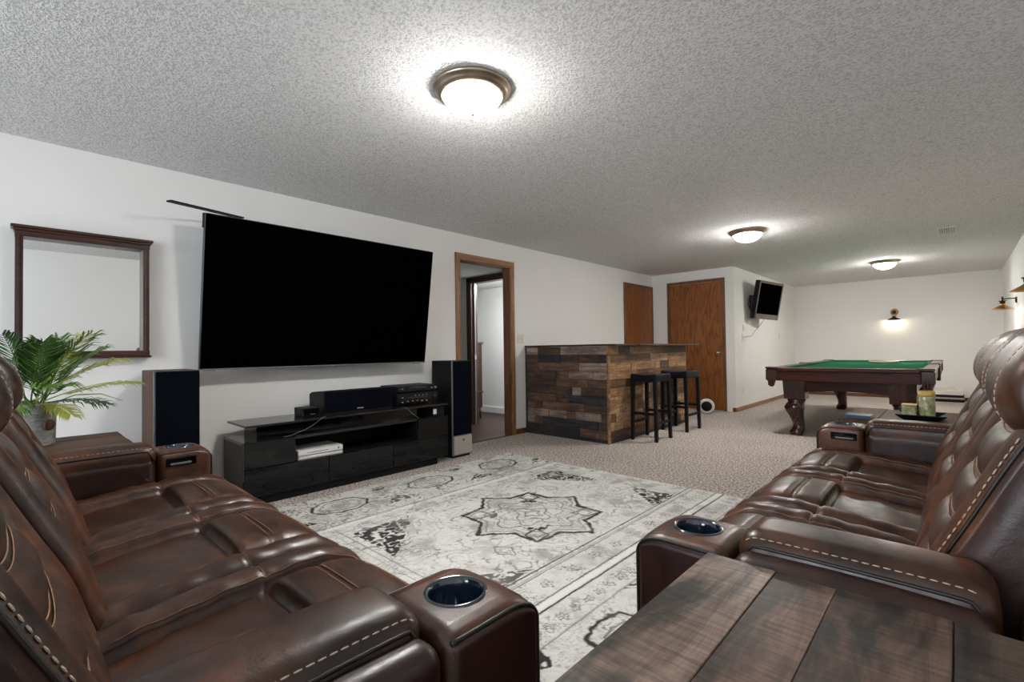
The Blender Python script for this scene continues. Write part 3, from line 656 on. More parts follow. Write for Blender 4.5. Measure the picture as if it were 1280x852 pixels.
def build_sofa(loc,rz,label):
    S=empty('recliner_sofa',loc,label,'sofa','power recliner sofas',rz)
    L_=M['leather']; D=M['leather_side']
    spt,sL,sq=seat_fn(); bpt,bL,gs,sz=back_fn()
    # base frame under seats
    MB().box(-IW/2-.01,IW/2+.01,.03,.90,.05,.40,.01).build('base_frame',D,S)
    seat0=back0=head0=None
    for k in range(3):
        xc=(k-1)*SW
        if seat0 is None:
            mb=MB(); grid(mb,spt,sL,110,wgrid(SW/2,.185,12,26)); 
            sc_=mb.build('seat_cushion',L_,S); sc_.location=(xc,0,0)
            st=MB()
            for g in (sq+.095,sq+.205,sq+.33):
                for o_ in(-.008,.008): st.tube([spt(g+o_-.0,w_,.0022) for w_ in np.linspace(-.135,.135,22)],.0011,4)
            for sg in(-1,1): st.tube([spt(sq,sg*w_,.0016) for w_ in np.linspace(.19,.275,14)],.0010,4); st.tube([spt(s_,sg*.193,.0016) for s_ in np.linspace(.02,sL*.93,70)],.0009,4)
            x=st.build('stitching',M['seam'],sc_,'stuff'); seat0=(sc_,x)
            mb=MB(); grid(mb,bpt,bL,150,wgrid(SW/2-.004,.165,12,24),caps=True)
            bk=mb.build('backrest',L_,S,weld=True); bk.location=(xc,0,0)
            st=MB()
            for g in gs:
                for o_ in(-.006,.007): st.tube([bpt(g-.020*(1-(w_/.165)**2)+o_,w_,.002) for w_ in np.linspace(-.14,.14,24)],.0012,4)
            x2=st.build('stitching',M['seam'],bk,'stuff')
            back0=(bk,x2)
            # head pillow: closed loaf
            hp,hL=catmull([(.675,.865),(.625,.862),(.590,.905),(.590,.96),(.613,1.01),(.655,1.055),(.71,1.078),(.775,1.065),(.815,1.0),(.82,.93),(.78,.875),(.72,.862),(.675,.865)],60)
            cen=np.array([.70,.965]); half=SW/2-.006; mb=MB(); ws=wgrid(half,half-.07,9,22); vs=[];nw=len(ws); ns=len(hp)
            def hpt(i,w_,lift=0):
                a=abs(w_); e=min(1,(half-a)/.07); f=.72+.28*math.sqrt(max(0,1-(1-e)**2)); g=1-.035*math.exp(-((a-(half-.085))/.006)**2)
                cr=1+.05*(1-(a/half)**2); f=f*g*cr
                p=cen+(hp[i%ns]-cen)*f; return (w_,p[0],p[1])
            vs=[hpt(i,w_) for i in range(ns-1) for w_ in ws]; n1=ns-1
            fs=[(i*nw+j,i*nw+j+1,((i+1)%n1)*nw+j+1,((i+1)%n1)*nw+j) for i in range(n1) for j in range(nw-1)]
            mb.add(vs,fs,True)
            for j in(0,nw-1): 
                ring=[vs[i*nw+j] for i in range(n1)]; mb.add(ring+[(ring[0][0],cen[0],cen[1])],[(i,(i+1)%n1,n1) for i in range(n1)],True)
            hd=mb.build('headrest',L_,S,weld=True); hd.location=(xc,0,0)
            st=MB()
            for sg in(-1,1): 
                path=[hpt(i,sg*(half-.078)) for i in range(3,36)]; path=[(p[0],cen[0]+(p[1]-cen[0])*1.012,cen[1]+(p[2]-cen[1])*1.012) for p in path]
                st.dashes(path,.009,.004,.0014)
            x4=st.build('edge_stitching',M['thread'],hd,'stuff'); head0=(hd,x4)
        else:
            for src in (seat0,back0,head0):
                c=src[0].copy(); COL.objects.link(c); c.parent=S; c.location=(xc,0,0)
                for g in src[1:]:
                    d=g.copy(); COL.objects.link(d); d.parent=c
    for ch in [c for c in S.children if c.name.startswith('backrest')]:
        sg=round(ch.location.x/SW)
        if sg:
            sd=MB().dashes([bpt(s_,sg*.264,.0012) for s_ in np.linspace(.10,sz(.86),60)],.011,.005,.0016); sd.build('edge_stitching',M['thread'],ch,'stuff')
            MB().tube([bpt(s_,sg*.273,.0015) for s_ in np.linspace(.05,sz(.93),70)],.0035,6).build('piping',M['piping'],ch)
            ring=[bpt(bL*i/79,sg*(SW/2-.004)) for i in range(80)]; n=80; vs=[]; 
            for f_,dx in ((1.0,-.002),(.97,.006),(.85,.011),(.5,.014)):
                vs+=[(p[0]+sg*dx,.72+(p[1]-.72)*f_,.5+(p[2]-.5)*f_) for p in ring]
            vs.append((sg*(SW/2+.010),.72,.5)); fs=[(k*n+i,k*n+(i+1)%n,(k+1)*n+(i+1)%n,(k+1)*n+i) for k in range(3) for i in range(n)]+[(3*n+i,3*n+(i+1)%n,4*n) for i in range(n)]
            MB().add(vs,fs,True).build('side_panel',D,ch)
    # arms
    for sg in(-1,1):
        cx=sg*(IW/2+AW/2); out=sg
        # console block with cup holder
        cupx,cupy=cx,.098
        def cdef(x,y,z):
            if z>.18 and y<-.03:
                t=min(1,(-.03-y)/.0725); z-=.030*t*t*((z-.18)/.12)
            px,py,pz=cx+x,.0905+y,.32+z
            if z>.20 and abs(x)<AW/2-.03: pz+=.004*math.cos(x/AW*PI)
            return px,py,pz
        vs,fs=rb(AW,.205,.60,.028,(30,30,14)); nv=[]
        for p in vs:
            px,py,pz=cdef(*p); r=math.hypot(px-cupx,py-cupy)
            if p[2]>.22 and r<.046: pz-=.085*min(1,(.046-r)/.004)
            nv.append((px,py,pz))
        MB().add(nv,fs,True).build('console',L_,S)
        MB().lathe([(.055,.001),(.054,.0045),(.050,.0065),(.046,.003),(.043,-.010),(.041,-.070),(.0,-.074)],(cupx,cupy,.620),36).build('cup_holder',M['cup'],S)
        def outline(dx,inset,n=10):
            hy,hz,r=.1025-inset,.30-inset,.022; out_=[(y,hz) for y in np.linspace(hy,-hy+r,12)]
            out_+=[(-hy+r-r*math.sin(a_),hz-r+r*math.cos(a_)) for a_ in np.linspace(0,PI/2,n)][1:]+[(-hy,z_) for z_ in np.linspace(hz-r,-hz,14)][1:]
            return [cdef(dx,y_,z_) for y_,z_ in out_]
        MB().tube(outline(out*(AW/2-.006),.0085),.0040,8).build('piping',M['piping'],S)
        MB().tube(outline(-out*(AW/2-.006),.0085),.0022,8).build('piping',M['piping'],S)
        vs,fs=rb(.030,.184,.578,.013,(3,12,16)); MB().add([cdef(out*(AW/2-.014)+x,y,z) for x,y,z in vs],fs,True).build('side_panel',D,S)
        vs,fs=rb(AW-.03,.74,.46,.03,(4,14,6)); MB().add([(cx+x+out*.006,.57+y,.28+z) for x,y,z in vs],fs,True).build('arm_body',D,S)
        # padded arm top: brown cushion, dark bulging side below the stitched seam
        def pad(v):
            x,y,z=v; t=(y/.1925); bul=math.sqrt(max(0,1-min(1,abs(t))**2.6)); zz=z
            if z>0: zz=z+.012*bul*math.cos(x/.158*PI*.8)
            return Vector((x,y,zz))
        PW=.158; pc_x=cx-out*.023
        vs,fs=rb(PW,.385,.150,.040,(12,24,6)); PV=[pad(Vector(v)) for v in vs]
        MB().add([(pc_x+v.x,.385+v.y,.577+v.z) for v in PV],fs,True).build('arm_pad',L_,S)
        def padz(lx,y,lift):
            t_=min(1,abs(y-.385)/.1925); dx=max(0,abs(lx)-(PW/2-.04)); dy=max(0,abs(y-.385)-.1525)
            return .577+.035+math.sqrt(max(0,.04**2-dx*dx-dy*dy))+.012*math.sqrt(1-t_**2.6)*math.cos(lx/PW*PI*.8)+lift
        for o2,ce,wd,top in ((out,.065,.078,.621),(-out,.071,.068,.606)):
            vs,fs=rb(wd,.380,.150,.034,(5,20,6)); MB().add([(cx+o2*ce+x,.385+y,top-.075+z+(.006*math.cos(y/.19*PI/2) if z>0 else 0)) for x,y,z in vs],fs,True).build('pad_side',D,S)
            lx=o2*(PW/2-.0035); yl=[.198]+list(np.linspace(.215,.555,30))+[.572]
            pth=[(pc_x+lx,y_,padz(lx,y_,.001)) for y_ in yl[1:-1]]; pth=[(pc_x+lx,.200,.580)]+pth+[(pc_x+lx,.570,.580)]
            MB().tube(pth,.0034,6).build('piping',M['piping'],S)
            lx=o2*(PW/2-.013); MB().dashes([(pc_x+lx,y_,padz(lx,y_,.0008)) for y_ in np.linspace(.212,.558,50)],.010,.005,.0014).build('arm_stitching',M['thread'],S,'stuff')
        # rear wing
        vs,fs=rb(AW-.02,.355,.52,.04,(4,8,8)); MB().add([(cx+x,.775+y,.355+z) for x,y,z in vs],fs,True).build('rear_wing',L_,S)
        vs,fs=rb(.04,.33,.46,.018,(3,6,8)); MB().add([(cx+out*(AW/2-.016)+x,.777+y,.345+z) for x,y,z in vs],fs,True).build('side_panel',D,S)
        wp,_=catmull([(cx+out*(AW/2-.004),.605,.35),(cx+out*(AW/2-.006),.603,.56),(cx+out*(AW/2-.008),.62,.600),(cx+out*(AW/2-.008),.70,.614),(cx+out*(AW/2-.008),.88,.612)],40)
        MB().dashes([tuple(q) for q in wp],.010,.005,.0022).build('arm_stitching',M['thread'],S,'stuff')
        # inner face switch recess and handle slot
        xi=cx-out*(AW/2)
        MB().box(xi-.004,xi+.004,.055,.165,.555,.592,.006).build('switch_bezel',M['gloss'],S)
        MB().box(xi-out*.006-.002,xi-out*.006+.002,.075,.150,.562,.570,.001).build('switch_button',M['darkstrip'],S)
        for yy,fz_ in((.06,.0088),(.90,0)): MB().lathe([(0,fz_),(.022,fz_),(.025,.05),(0,.05)],(cx,yy,0),12).build('foot',M['matteblack'],S)
    return S
SW_=IW+2*AW
s1=build_sofa((-.535,.975+SW_/2,0),-PI/2,'brown leather recliner sofa against the right wall, its back to the wall sconces')
s2=copy_tree(s1,(-.53-SW_/2,.62,0),'brown leather recliner sofa at the left, facing the pool table end of the room',PI)
for ch in s2.children:
    if ch.name.startswith(('backrest','headrest')): ch.location.y+={-1:.058,0:.030,1:.006}[round(ch.location.x/SW)]
# ------------------------------------------------------------------ rustic end tables
def end_table(x0,x1,y0,y1,z,label,planks,mats,axis=0,group='rustic end tables'):
    t=thing('end_table',((x0+x1)/2,(y0+y1)/2,0),label,'end table',group)
    for k in range(len(planks)-1):
        a,b=planks[k],planks[k+1]; zz=z-(.0018 if k%2 else 0)
        bl(mbo(t).box(a+.0004,b-.0004,y0,y1,z-.035,zz,.0012),'plank',mats[k%len(mats)],t)
    bl(mbo(t).box(x0+.03,x1-.03,y0+.03,y1-.03,z-.095,z-.0355,.003),'apron',M['darkwood'],t)
    for x in(x0+.03,x1-.09):
        for y in(y0+.03,y1-.09): bl(mbo(t).box(x,x+.06,y,y+.06,0,z-.0955,.003),'leg',M['darkwood'],t)
    bl(mbo(t).box(x0+.05,x1-.05,y0+.05,y1-.05,.14,.165,.003),'lower_shelf',M['darkwood'],t)
    return t
end_table(-.374,.25,.34,.965,.62,'rustic plank-topped end table nearest the camera at lower right',[-.374,-.250,-.157,-.0125,.11,.25],[TOPP[0],TOPP[1],TOPP[2],TOPP[3],TOPP[1]])
end_table(-.49,.27,3.20,3.84,.62,'wooden end table behind the right sofa holding the candle tray',[-.49,-.33,-.15,.06,.27],RUSTP)
end_table(-3.30,-2.68,-.18,.405,.62,'wooden end table between left sofa and left wall, holding the palm',[-3.30,-3.15,-2.98,-2.83,-2.68],RUSTP)
# blue coaster-like box on far table corner
cs=boxo('book',-.475,-.35,3.215,3.33,.6205,.642,plain('navy_cover',(.02,.045,.085),.4),None,.003); tag(cs,'small dark blue book on the corner of the end table behind the right sofa','book')
# tray with candles
tx,ty,tz=-.15,3.42,.6205
t=thing('candle_tray',(tx,ty,tz),'dark shallow square tray with upturned rim holding two candles','tray')
vs=[];fs=[]
prof=[(.062,.0),(.070,.0),(.105,.028),(.103,.032),(.066,.008),(.0,.007)]
mb=mbo(t)
for (r,z_) in prof:
    for a,b in((-1,-1),(1,-1),(1,1),(-1,1)): vs.append((tx+a*r,ty+b*r,tz+z_))
for i in range(len(prof)-1):
    for k in range(4): l=(k+1)%4; fs.append((i*4+k,i*4+l,(i+1)*4+l,(i+1)*4+k))
fs.append((3,2,1,0)); mb.add(vs,fs); bl(mb,'dish',M['matteblack'],t)
c1=thing('candle',(tx+.025,ty-.012,tz+.009),'tall mottled green pillar candle with gold top on the tray','candle','candles on the tray')
bl(mbo(c1).lathe([(0,0),(.034,0),(.035,.003),(.035,.118),(.033,.120)],(tx+.025,ty-.012,tz+.009),28),'body',M['candle'],c1)
bl(mbo(c1).lathe([(.0,.115),(.0355,.118),(.0365,.128),(.034,.148),(.028,.141),(.01,.136),(0,.136)],(tx+.025,ty-.012,tz+.009),28),'gold_top',M['wax'],c1)
bl(mbo(c1).tube([(tx+.025,ty-.012,tz+.140),(tx+.026,ty-.012,tz+.160)],.0015,5),'wick',M['matteblack'],c1)
c2=thing('candle',(tx-.048,ty-.028,tz+.009),'short pale green candle beside the tall one on the tray','candle','candles on the tray')
bl(mbo(c2).box(tx-.080,tx-.018,ty-.058,ty+.002,tz+.009,tz+.075,.006),'body',M['candle'],c2)
bl(mbo(c2).box(tx-.081,tx-.017,ty-.059,ty+.003,tz+.0755,tz+.083,.003),'rim',M['wax'],c2)
# ------------------------------------------------------------------ palm in a tin
px,py,pz=-3.10,.083,.6205
t=thing('potted_palm',(px,py,pz),'green and yellow palm in a galvanised tin pot by the mirror','plant')
bl(mbo(t).lathe([(0,0),(.071,0),(.072,.004),(.077,.183),(.081,.187),(.081,.194),(.076,.194),(.073,.188),(.070,.17),(0,.168)],(px,py,pz),40),'pot',M['galv'],t)
bl(mbo(t).lathe([(0,-.006),(.020,-.006),(.026,0),(.020,.006),(0,.006)],(0,0,0),18,'z',Matrix.Translation((px+.060,py+.048,pz+.095))@Matrix.Rotation(PI/2,4,Vector((-.62,.78,0)))),'badge',plain('rust_badge',(.09,.035,.016),.6),t)
rnd=random.Random(8)
def frond(L,az,elev,droop,mat,nl=17,lw=.0085,ll=.12,sy=0):
    L*=.95; elev=min(1.5,elev+.12)
    base=Vector((px,py,pz+.18))+Vector((rnd.uniform(-.03,.03),rnd.uniform(-.03,.03),0)); P=[];d=Vector((math.cos(az)*math.cos(elev),math.sin(az)*math.cos(elev),math.sin(elev))); p=base.copy(); n=26; e=elev
    for i in range(n+1):
        P.append(p.copy()); e-=droop*.72/n*(i/n*1.6+.2); dd=Vector((math.cos(az)*math.cos(e),math.sin(az)*math.cos(e),math.sin(e))); p=p+dd*(L/n)
    mb=mbo(t); mb.tube([tuple(q) for q in P],[.0028*(1-.75*i/n)+.0006 for i in range(n+1)],5)
    side=Vector((-math.sin(az),math.cos(az),0))
    for k in range(nl):
        f=.28+.70*k/(nl-1); q=P[int(f*n)]; q2=P[min(n,int(f*n)+1)]; tng=(q2-q).normalized() if (q2-q).length>0 else dd; upv=side.cross(tng)
        l=ll*(.55+.75*math.sin(PI*min(1,(k+1.5)/(nl+1))**.8))*rnd.uniform(.85,1.1)
        for sg in(-1,1):
            dirv=(side*sg*.72+tng*.95+upv*rnd.uniform(.0,.25)).normalized(); wv=dirv.cross(upv).normalized()
            a=q; m1=q+dirv*l*.4+upv*.006; m2=q+dirv*l*.75; tip=q+dirv*l-Vector((0,0,l*.16)); fold=upv*lw*.5
            vs=[a-wv*lw*.25,a+wv*lw*.25,m1-wv*lw,m1+fold*-1,m1+wv*lw,m2-wv*lw*.75,m2-fold*.8,m2+wv*lw*.75,tip]
            mb.add([tuple(x) for x in vs],[(0,3,2),(0,1,3),(1,4,3),(2,3,6,5),(3,4,7,6),(5,6,8),(6,7,8)],True)
    bl(mb,'frond',mat,t)
for L,az,el,dr,mt,ll in ((.42,.9,1.15,.9,'leafm',.12),(.40,1.9,1.2,.8,'leafy',.12),(.38,-.6,1.25,.7,'leafd',.11),(.44,.15,.95,1.0,'leafd',.12),(.36,2.7,.9,1.1,'leafm',.11),(.42,1.35,.75,1.1,'leafy',.12),(.44,1.25,.35,.9,'leafy',.10),(.34,.2,.55,1.2,'leafm',.11),(.30,-.9,.7,1.2,'leafd',.11),(.36,3.6,.9,1.2,'leafd',.11),(.34,-2.2,1.0,1.1,'leafm',.11),(.30,1.0,.15,1.0,'leafd',.09),(.32,-.1,1.4,.4,'leafm',.11),(.36,2.3,1.3,.6,'leafd',.11),(.28,.5,.1,1.3,'leafy',.08),(.26,-.3,.3,1.6,'leafm',.09),(.38,1.7,1.0,.9,'leafm',.11)):
    frond(L,az,el,dr,M[mt],19,.0046,ll*1.05)
bl(mbo(t).tube([(px+.02,py+.04,pz+.18),(px-.02,py+.14,pz+.22),(px-.06,py+.24,pz+.215),(px-.10,py+.33,pz+.17)],[.0025,.003,.003,.001],6),'frond',M['leafy'],t)
# ------------------------------------------------------------------ mirror on left wall
my0,my1,mz0,mz1=.012,.645,1.012,1.775
t=thing('wall_mirror',(XL,(my0+my1)/2,mz0),'rectangular mirror in a dark cherry frame with crown moulding on the left wall','mirror')
xa,xb=XL+.001,XL+.078
bl(mbo(t).box(xa,xb,my0+.012,my0+.045,mz0+.02,mz1-.03,.004).box(xa,xb+.006,my0+.020,my0+.036,mz0+.03,mz1-.05,.004),'side_rail',M['mirrorframe'],t)
bl(mbo(t).box(xa,xb,my1-.045,my1-.012,mz0+.02,mz1-.03,.004).box(xa,xb+.006,my1-.036,my1-.020,mz0+.03,mz1-.05,.004),'side_rail',M['mirrorframe'],t)
bl(mbo(t).box(xa,xb+.004,my0+.010,my1-.010,mz1-.062,mz1-.030,.004).box(xa,xb+.014,my0+.004,my1-.004,mz1-.034,mz1-.016,.005).box(xa,xb+.024,my0-.006,my1+.006,mz1-.018,mz1,.004),'crown',M['mirrorframe'],t)
bl(mbo(t).box(xa,xb+.002,my0+.010,my1-.010,mz0+.012,mz0+.045,.004).box(xa,xb+.012,my0+.002,my1-.002,mz0,mz0+.014,.004),'sill',M['mirrorframe'],t)
bl(mbo(t).prism([(xa,mz0+.044),(XL+.012,mz0+.044),(XL+.0165,mz1-.060),(xa,mz1-.060)],1,my0+.044,my1-.044),'mirror_glass',M['mirror'],t)
for k in range(11): bl(mbo(t).lathe([(0,-.004),(.004,0),(0,.004)],(XL+.055,my1-.0465,mz0+.09+k*.056),8,'x'),'bead',M['brass'],t)
# ------------------------------------------------------------------ big television
t=thing('television',(XL,1.83,.9),'huge black flat television tilted downward on the left wall','television')
tl=Vector((-3.60,.888,1.965)); bl_=Vector((-3.75,.888,.917)); W_=1.872
upv=(tl-bl_); HT=upv.length; upv.normalize(); yv=Vector((0,1,0)); nv=yv.cross(upv).normalized()   # towards room
if nv.x<0: nv=-nv
fr=Matrix((( yv.x,upv.x,nv.x,bl_.x),(yv.y,upv.y,nv.y,bl_.y),(yv.z,upv.z,nv.z,bl_.z),(0,0,0,1)))
bl(mbo(t).box(0,W_,0,HT,-.035,0,.004,fr),'housing',M['bezel'],t)
bl(mbo(t).box(.006,W_-.006,.012,HT-.006,0,.0015,.0005,fr),'screen',M['screen'],t)
bl(mbo(t).box(.0,W_,.0,.010,0,.004,.001,fr),'lower_bezel',M['darkstrip'],t)
bl(mbo(t).box(.5,1.35,.25,.85,-.075,-.035,.01,fr),'rear_bulge',M['matteblack'],t)
bl(mbo(t).box(XL,XL+.02,1.45,2.2,1.25,1.65,.003).box(XL+.02,XL+.16,1.6,1.66,1.40,1.46,.003).box(XL+.02,XL+.16,2.0,2.06,1.40,1.46,.003),'wall_mount',M['matteblack'],t)
bl(mbo(t).box(.93,.955,.002,.010,.004,.0055,.0005,fr),'badge',M['silver'],t)
a=Vector((-3.55,.679,1.985));b=Vector((-3.76,1.16,2.012)); dv=(b-a).normalized(); sv=dv.cross(Vector((0,0,1))).normalized()
mt_=Matrix(((dv.x,sv.x,0,a.x),(dv.y,sv.y,0,a.y),(dv.z,sv.z,1,a.z),(0,0,0,1)))
bl(mbo(t).box(0,(b-a).length,-.022,.022,-.006,.004,.002,mt_).box(.08,.09,-.004,.004,-.009,-.006,.001,mt_),'shelf_bracket',M['matteblack'],t)
bl(mbo(t).box(-.008,0,HT-.10,HT-.003,-.028,-.004,.001,fr),'side_clip',M['matteblack'],t)
for yy in (.03,W_-.12): bl(mbo(t).box(yy,yy+.07,-.012,0,-.03,-.005,.001,fr),'foot_tab',M['silver'],t)
# ------------------------------------------------------------------ media stand
t=thing('media_stand',(-3.64,1.92,0),'low gloss black media stand with raised smoked top under the television','media stand')
fx0,fx1,y0,y1=-3.86,-3.44,1.065,2.785
bl(mbo(t).box(fx0,fx1+.0-.03,y0+.10,y1-.10,.0,.062,.003),'plinth',M['matteblack'],t)
bl(mbo(t).box(fx0,fx1-.02,y0,y0+.018,.06,.432,.002),'side_panel',M['grey'],t)
bl(mbo(t).box(fx0,fx1-.02,y1-.018,y1,.06,.432,.002),'side_panel',M['grey'],t)
bl(mbo(t).box(fx0,fx1-.02,y0+.018,y1-.018,.06,.078,.001).box(fx0,fx1-.03,y0+.018,y1-.018,.240,.252,.001),'shelf_board',M['matteblack'],t)
bl(mbo(t).box(fx0,fx0+.012,y0+.018,y1-.018,.078,.415,.001),'back_panel',M['matteblack'],t)
bl(mbo(t).box(fx0,fx1-.018,y0-.001,y1+.001,.415,.434,.002),'cabinet_top',M['smokeglass'],t)
for yd_ in (1.40,2.446): bl(mbo(t).box(fx0+.012,fx1-.02,yd_,yd_+.012,.252,.415,.001),'divider',M['matteblack'],t)
for a,b,c,d in ((y0,1.400,.256,.434),(2.450,y1,.256,.434)): bl(mbo(t).box(fx1-.018,fx1,a+.001,b-.001,c,d,.002),'door',M['gloss'],t)
for a,b in ((y0,1.648),(1.650,2.205),(2.207,y1)): bl(mbo(t).box(fx1-.018,fx1,a+.001,b-.001,.066,.254,.002),'drawer',M['gloss'],t)
# raised top: curved dark body and smoked slab
pl=[]; 
for k in range(13):
    u=k/12; yy=1.19+(2.62-1.19)*u; pl.append((-3.575+.055*math.sin(PI*u),yy))
poly_=pl+[(-3.83,2.62),(-3.83,1.19)]
mb=mbo(t); mb.prism(poly_,2,.434,.533); bl(mb,'riser',M['gloss'],t)
bl(mbo(t).box(-3.80,-3.415,1.07,2.77,.5335,.549,.003),'raised_top',M['smokeglass'],t)
ZT=.5492
def cable(name,pts,r,mat,label,group=None):
    pc,_=catmull(pts,40); o=MB(pts[0]).tube([tuple(q) for q in pc],r,6).build(name,mat); o.location=pts[0]; tag(o,label,'cable',group); return o
cable('audio_cable',[(-3.43,1.62,.553),(-3.405,1.575,.545),(-3.405,1.52,.51),(-3.405,1.45,.478),(-3.41,1.41,.468),(-3.43,1.37,.448),(-3.46,1.33,.440)],.0018,M['cable'],'grey cable looping over the front of the media stand below the centre speaker','stand cables')
cable('audio_cable',[(-3.45,2.29,.553),(-3.40,2.31,.548),(-3.40,2.36,.50),(-3.41,2.41,.47),(-3.43,2.45,.445)],.0018,M['cable'],'short pale cable hanging below the stereo receiver on the media stand','stand cables')
# centre speaker: front faces the room, top slopes
t=thing('centre_speaker',(-3.66,1.95,ZT),'long black centre speaker with sloped top on the media stand','speaker')
bl(mbo(t).prism([(-3.545,ZT),(-3.80,ZT),(-3.80,ZT+.145),(-3.76,ZT+.165),(-3.585,ZT+.180),(-3.55,ZT+.175)],1,1.66,2.26),'cabinet',M['matteblack'],t)
bl(mbo(t).box(-3.552,-3.535,1.672,2.248,ZT+.014,ZT+.170,.004),'grille',M['cloth_black'],t)
bl(mbo(t).box(-3.536,-3.532,1.93,1.985,ZT+.022,ZT+.032,.001),'badge',M['silver'],t)
t=thing('media_box',(-3.60,1.56,ZT),'small black media box left of the centre speaker on the stand','media box')
bl(mbo(t).box(-3.68,-3.53,1.49,1.62,ZT,ZT+.066,.004),'case',M['matteblack'],t); bl(mbo(t).box(-3.531,-3.527,1.495,1.615,ZT+.006,ZT+.060,.001),'front_panel',M['gloss'],t)
bl(mbo(t).box(-3.5275,-3.5262,1.545,1.585,ZT+.016,ZT+.022,0),'indicator',plain('dim_grey_mark',(.10,.10,.11),.4),t)
def receiver(name,label,y0,y1,z0,z1,knobs):
    t=thing(name,(-3.66,(y0+y1)/2,z0),label,'stereo','stacked stereo units')
    bl(mbo(t).box(-3.81,-3.53,y0,y1,z0+.008,z1,.003),'case',M['matteblack'],t)
    bl(mbo(t).box(-3.531,-3.522,y0+.002,y1-.002,z0+.010,z1-.002,.002),'faceplate',M['gloss'],t)
    for y_,z_,r in knobs: bl(mbo(t).lathe([(0,.018),(r*.85,.018),(r,.014),(r,0)],(-3.522,y_,z_),16,'x'),'knob',M['bezel'] if r>.01 else M['silver'],t)
    bl(mbo(t).box(-3.5225,-3.5215,y0+.10,y1-.12,(z0+z1)/2+.008,(z0+z1)/2+.022,0),'display',plain('display_glass',(.02,.022,.026),.1),t)
    for x in(-3.78,-3.56):
        for y in(y0+.03,y1-.03): bl(mbo(t).lathe([(0,0),(.012,0),(.012,.008),(0,.008)],(x,y,z0),10),'foot',M['matteblack'],t)
receiver('stereo_receiver','wide black stereo receiver with small knobs, lower of the stacked pair',2.30,2.735,ZT,ZT+.112,[(2.345,ZT+.075,.005),(2.345,ZT+.035,.005),(2.69,ZT+.062,.018),(2.40,ZT+.040,.004),(2.45,ZT+.040,.004),(2.50,ZT+.040,.004),(2.55,ZT+.034,.006),(2.60,ZT+.034,.006),(2.48,ZT+.088,.003),(2.52,ZT+.088,.003),(2.56,ZT+.088,.003),(2.60,ZT+.088,.003)])
receiver('disc_player','slim black disc player on top of the stereo receiver',2.31,2.73,ZT+.1125,ZT+.172,[(2.345,ZT+.15,.004),(2.66,ZT+.145,.005),(2.70,ZT+.145,.008)])
t=thing('small_black_box',(-3.62,2.66,.4345),'small black box with white end under the raised top at the right of the stand','box')
bl(mbo(t).box(-3.80,-3.47,2.635,2.765,.4345,.515,.003),'case',M['matteblack'],t); bl(mbo(t).box(-3.472,-3.466,2.640,2.675,.455,.50,.001),'white_label',M['white'],t)
# white games console in the niche
t=thing('games_console',(-3.62,1.60,.2525),'flat white games console lying in the open niche of the stand','games console')
bl(mbo(t).box(-3.72,-3.475,1.435,1.775,.2525,.274,.003),'lower_case',M['white'],t); bl(mbo(t).box(-3.71,-3.485,1.445,1.765,.2742,.279,.001),'gap',M['matteblack'],t); bl(mbo(t).box(-3.72,-3.475,1.435,1.775,.2792,.318,.003),'upper_case',M['white'],t)
bl(mbo(t).box(-3.4755,-3.4735,1.50,1.66,.296,.299,0),'disc_slot',M['matteblack'],t); bl(mbo(t).lathe([(0,.002),(.007,.002),(.008,0)],(-3.475,1.74,.300),12,'x'),'power_button',M['darkstrip'],t)
# ------------------------------------------------------------------ floor speakers
def tower(name,label,y0,y1,xb,xf,side,parts):
    t=thing(name,((xb+xf)/2,(y0+y1)/2,0),label,'speaker','tower speakers beside the media stand')
    bl(mbo(t).box(xb,xf-.02,y0,y1,.02,.93,.004),'cabinet',side,t)
    bl(mbo(t).box(xf-.0198,xf-.012,y0+.001,y1-.001,.022,.928,.002),'baffle',M['darkstrip'],t)
    bl(mbo(t).box(xf-.012,xf,y0+.012,y1-.001,.215,.926,.005),'grille',M['cloth_black'],t)
    bl(mbo(t).box(xf-.012,xf+.002,y0+.012,y1-.001,.03,.205,.005),'lower_panel',M['silver'] if parts else M['matteblack'],t)
    bl(mbo(t).lathe([(0,.003),(.009,.003),(.010,0)],(xf+.002,(y0+y1)/2+.01,.165),14,'x'),'badge',M['bezel'],t)
    bl(mbo(t).box(xb+.02,xf-.03,y0+.01,y1-.01,0,.0198,.002),'plinth',M['matteblack'],t)
    return t
tower('tower_speaker','tall black tower speaker with silver foot panel beside the doorway',2.893,3.135,-3.82,-3.50,M['matteblack'],True)
tower('tower_speaker','tall tower speaker with brown wood side behind the left sofa arm',.595,.834,-3.86,-3.50,M['spkwood'],False)
# ------------------------------------------------------------------ bar
BX0,BX1,BY0,BY1,BZ=XL,-2.73,4.41,6.42,1.058
bar=thing('home_bar',((BX0+BX1)/2,(BY0+BY1)/2,0),'reclaimed-plank home bar with dark counter against the left wall','bar')
bl(mbo(bar).box(BX0+.002,BX1-.016,BY0+.016,BY0+.14,0,BZ-.004,.0),'carcass',M['darkwood'],bar)
bl(mbo(bar).box(BX1-.14,BX1-.016,BY0+.142,BY1,0,BZ-.004,.0),'carcass',M['darkwood'],bar)
bl(mbo(bar).box(BX0+.002,BX1+.10,BY0-.012,BY0+.46,BZ,BZ+.018,.003).box(BX1-.42,BX1+.13,BY0+.461,BY1+.14,BZ,BZ+.018,.003),'counter',M['darkwood'],bar)
rnd=random.Random(21); rows=11; rh=(BZ-.045)/rows
def planks(a0,a1,mk,mats,axis,wts):
    for r in range(rows):
        z0=.04+r*rh; p=a0
        while p<a1-.02:
            l=rnd.choice([.12,.18,.26,.34,.45,.6]); q=min(a1,p+l)
            if a1-q<.07: q=a1
            d=rnd.uniform(.010,.018); o=bl(mk(p+.0012,q-.0012,z0+.001,z0+rh-.001,d),'plank',rnd.choices(mats,wts)[0],bar); p=q
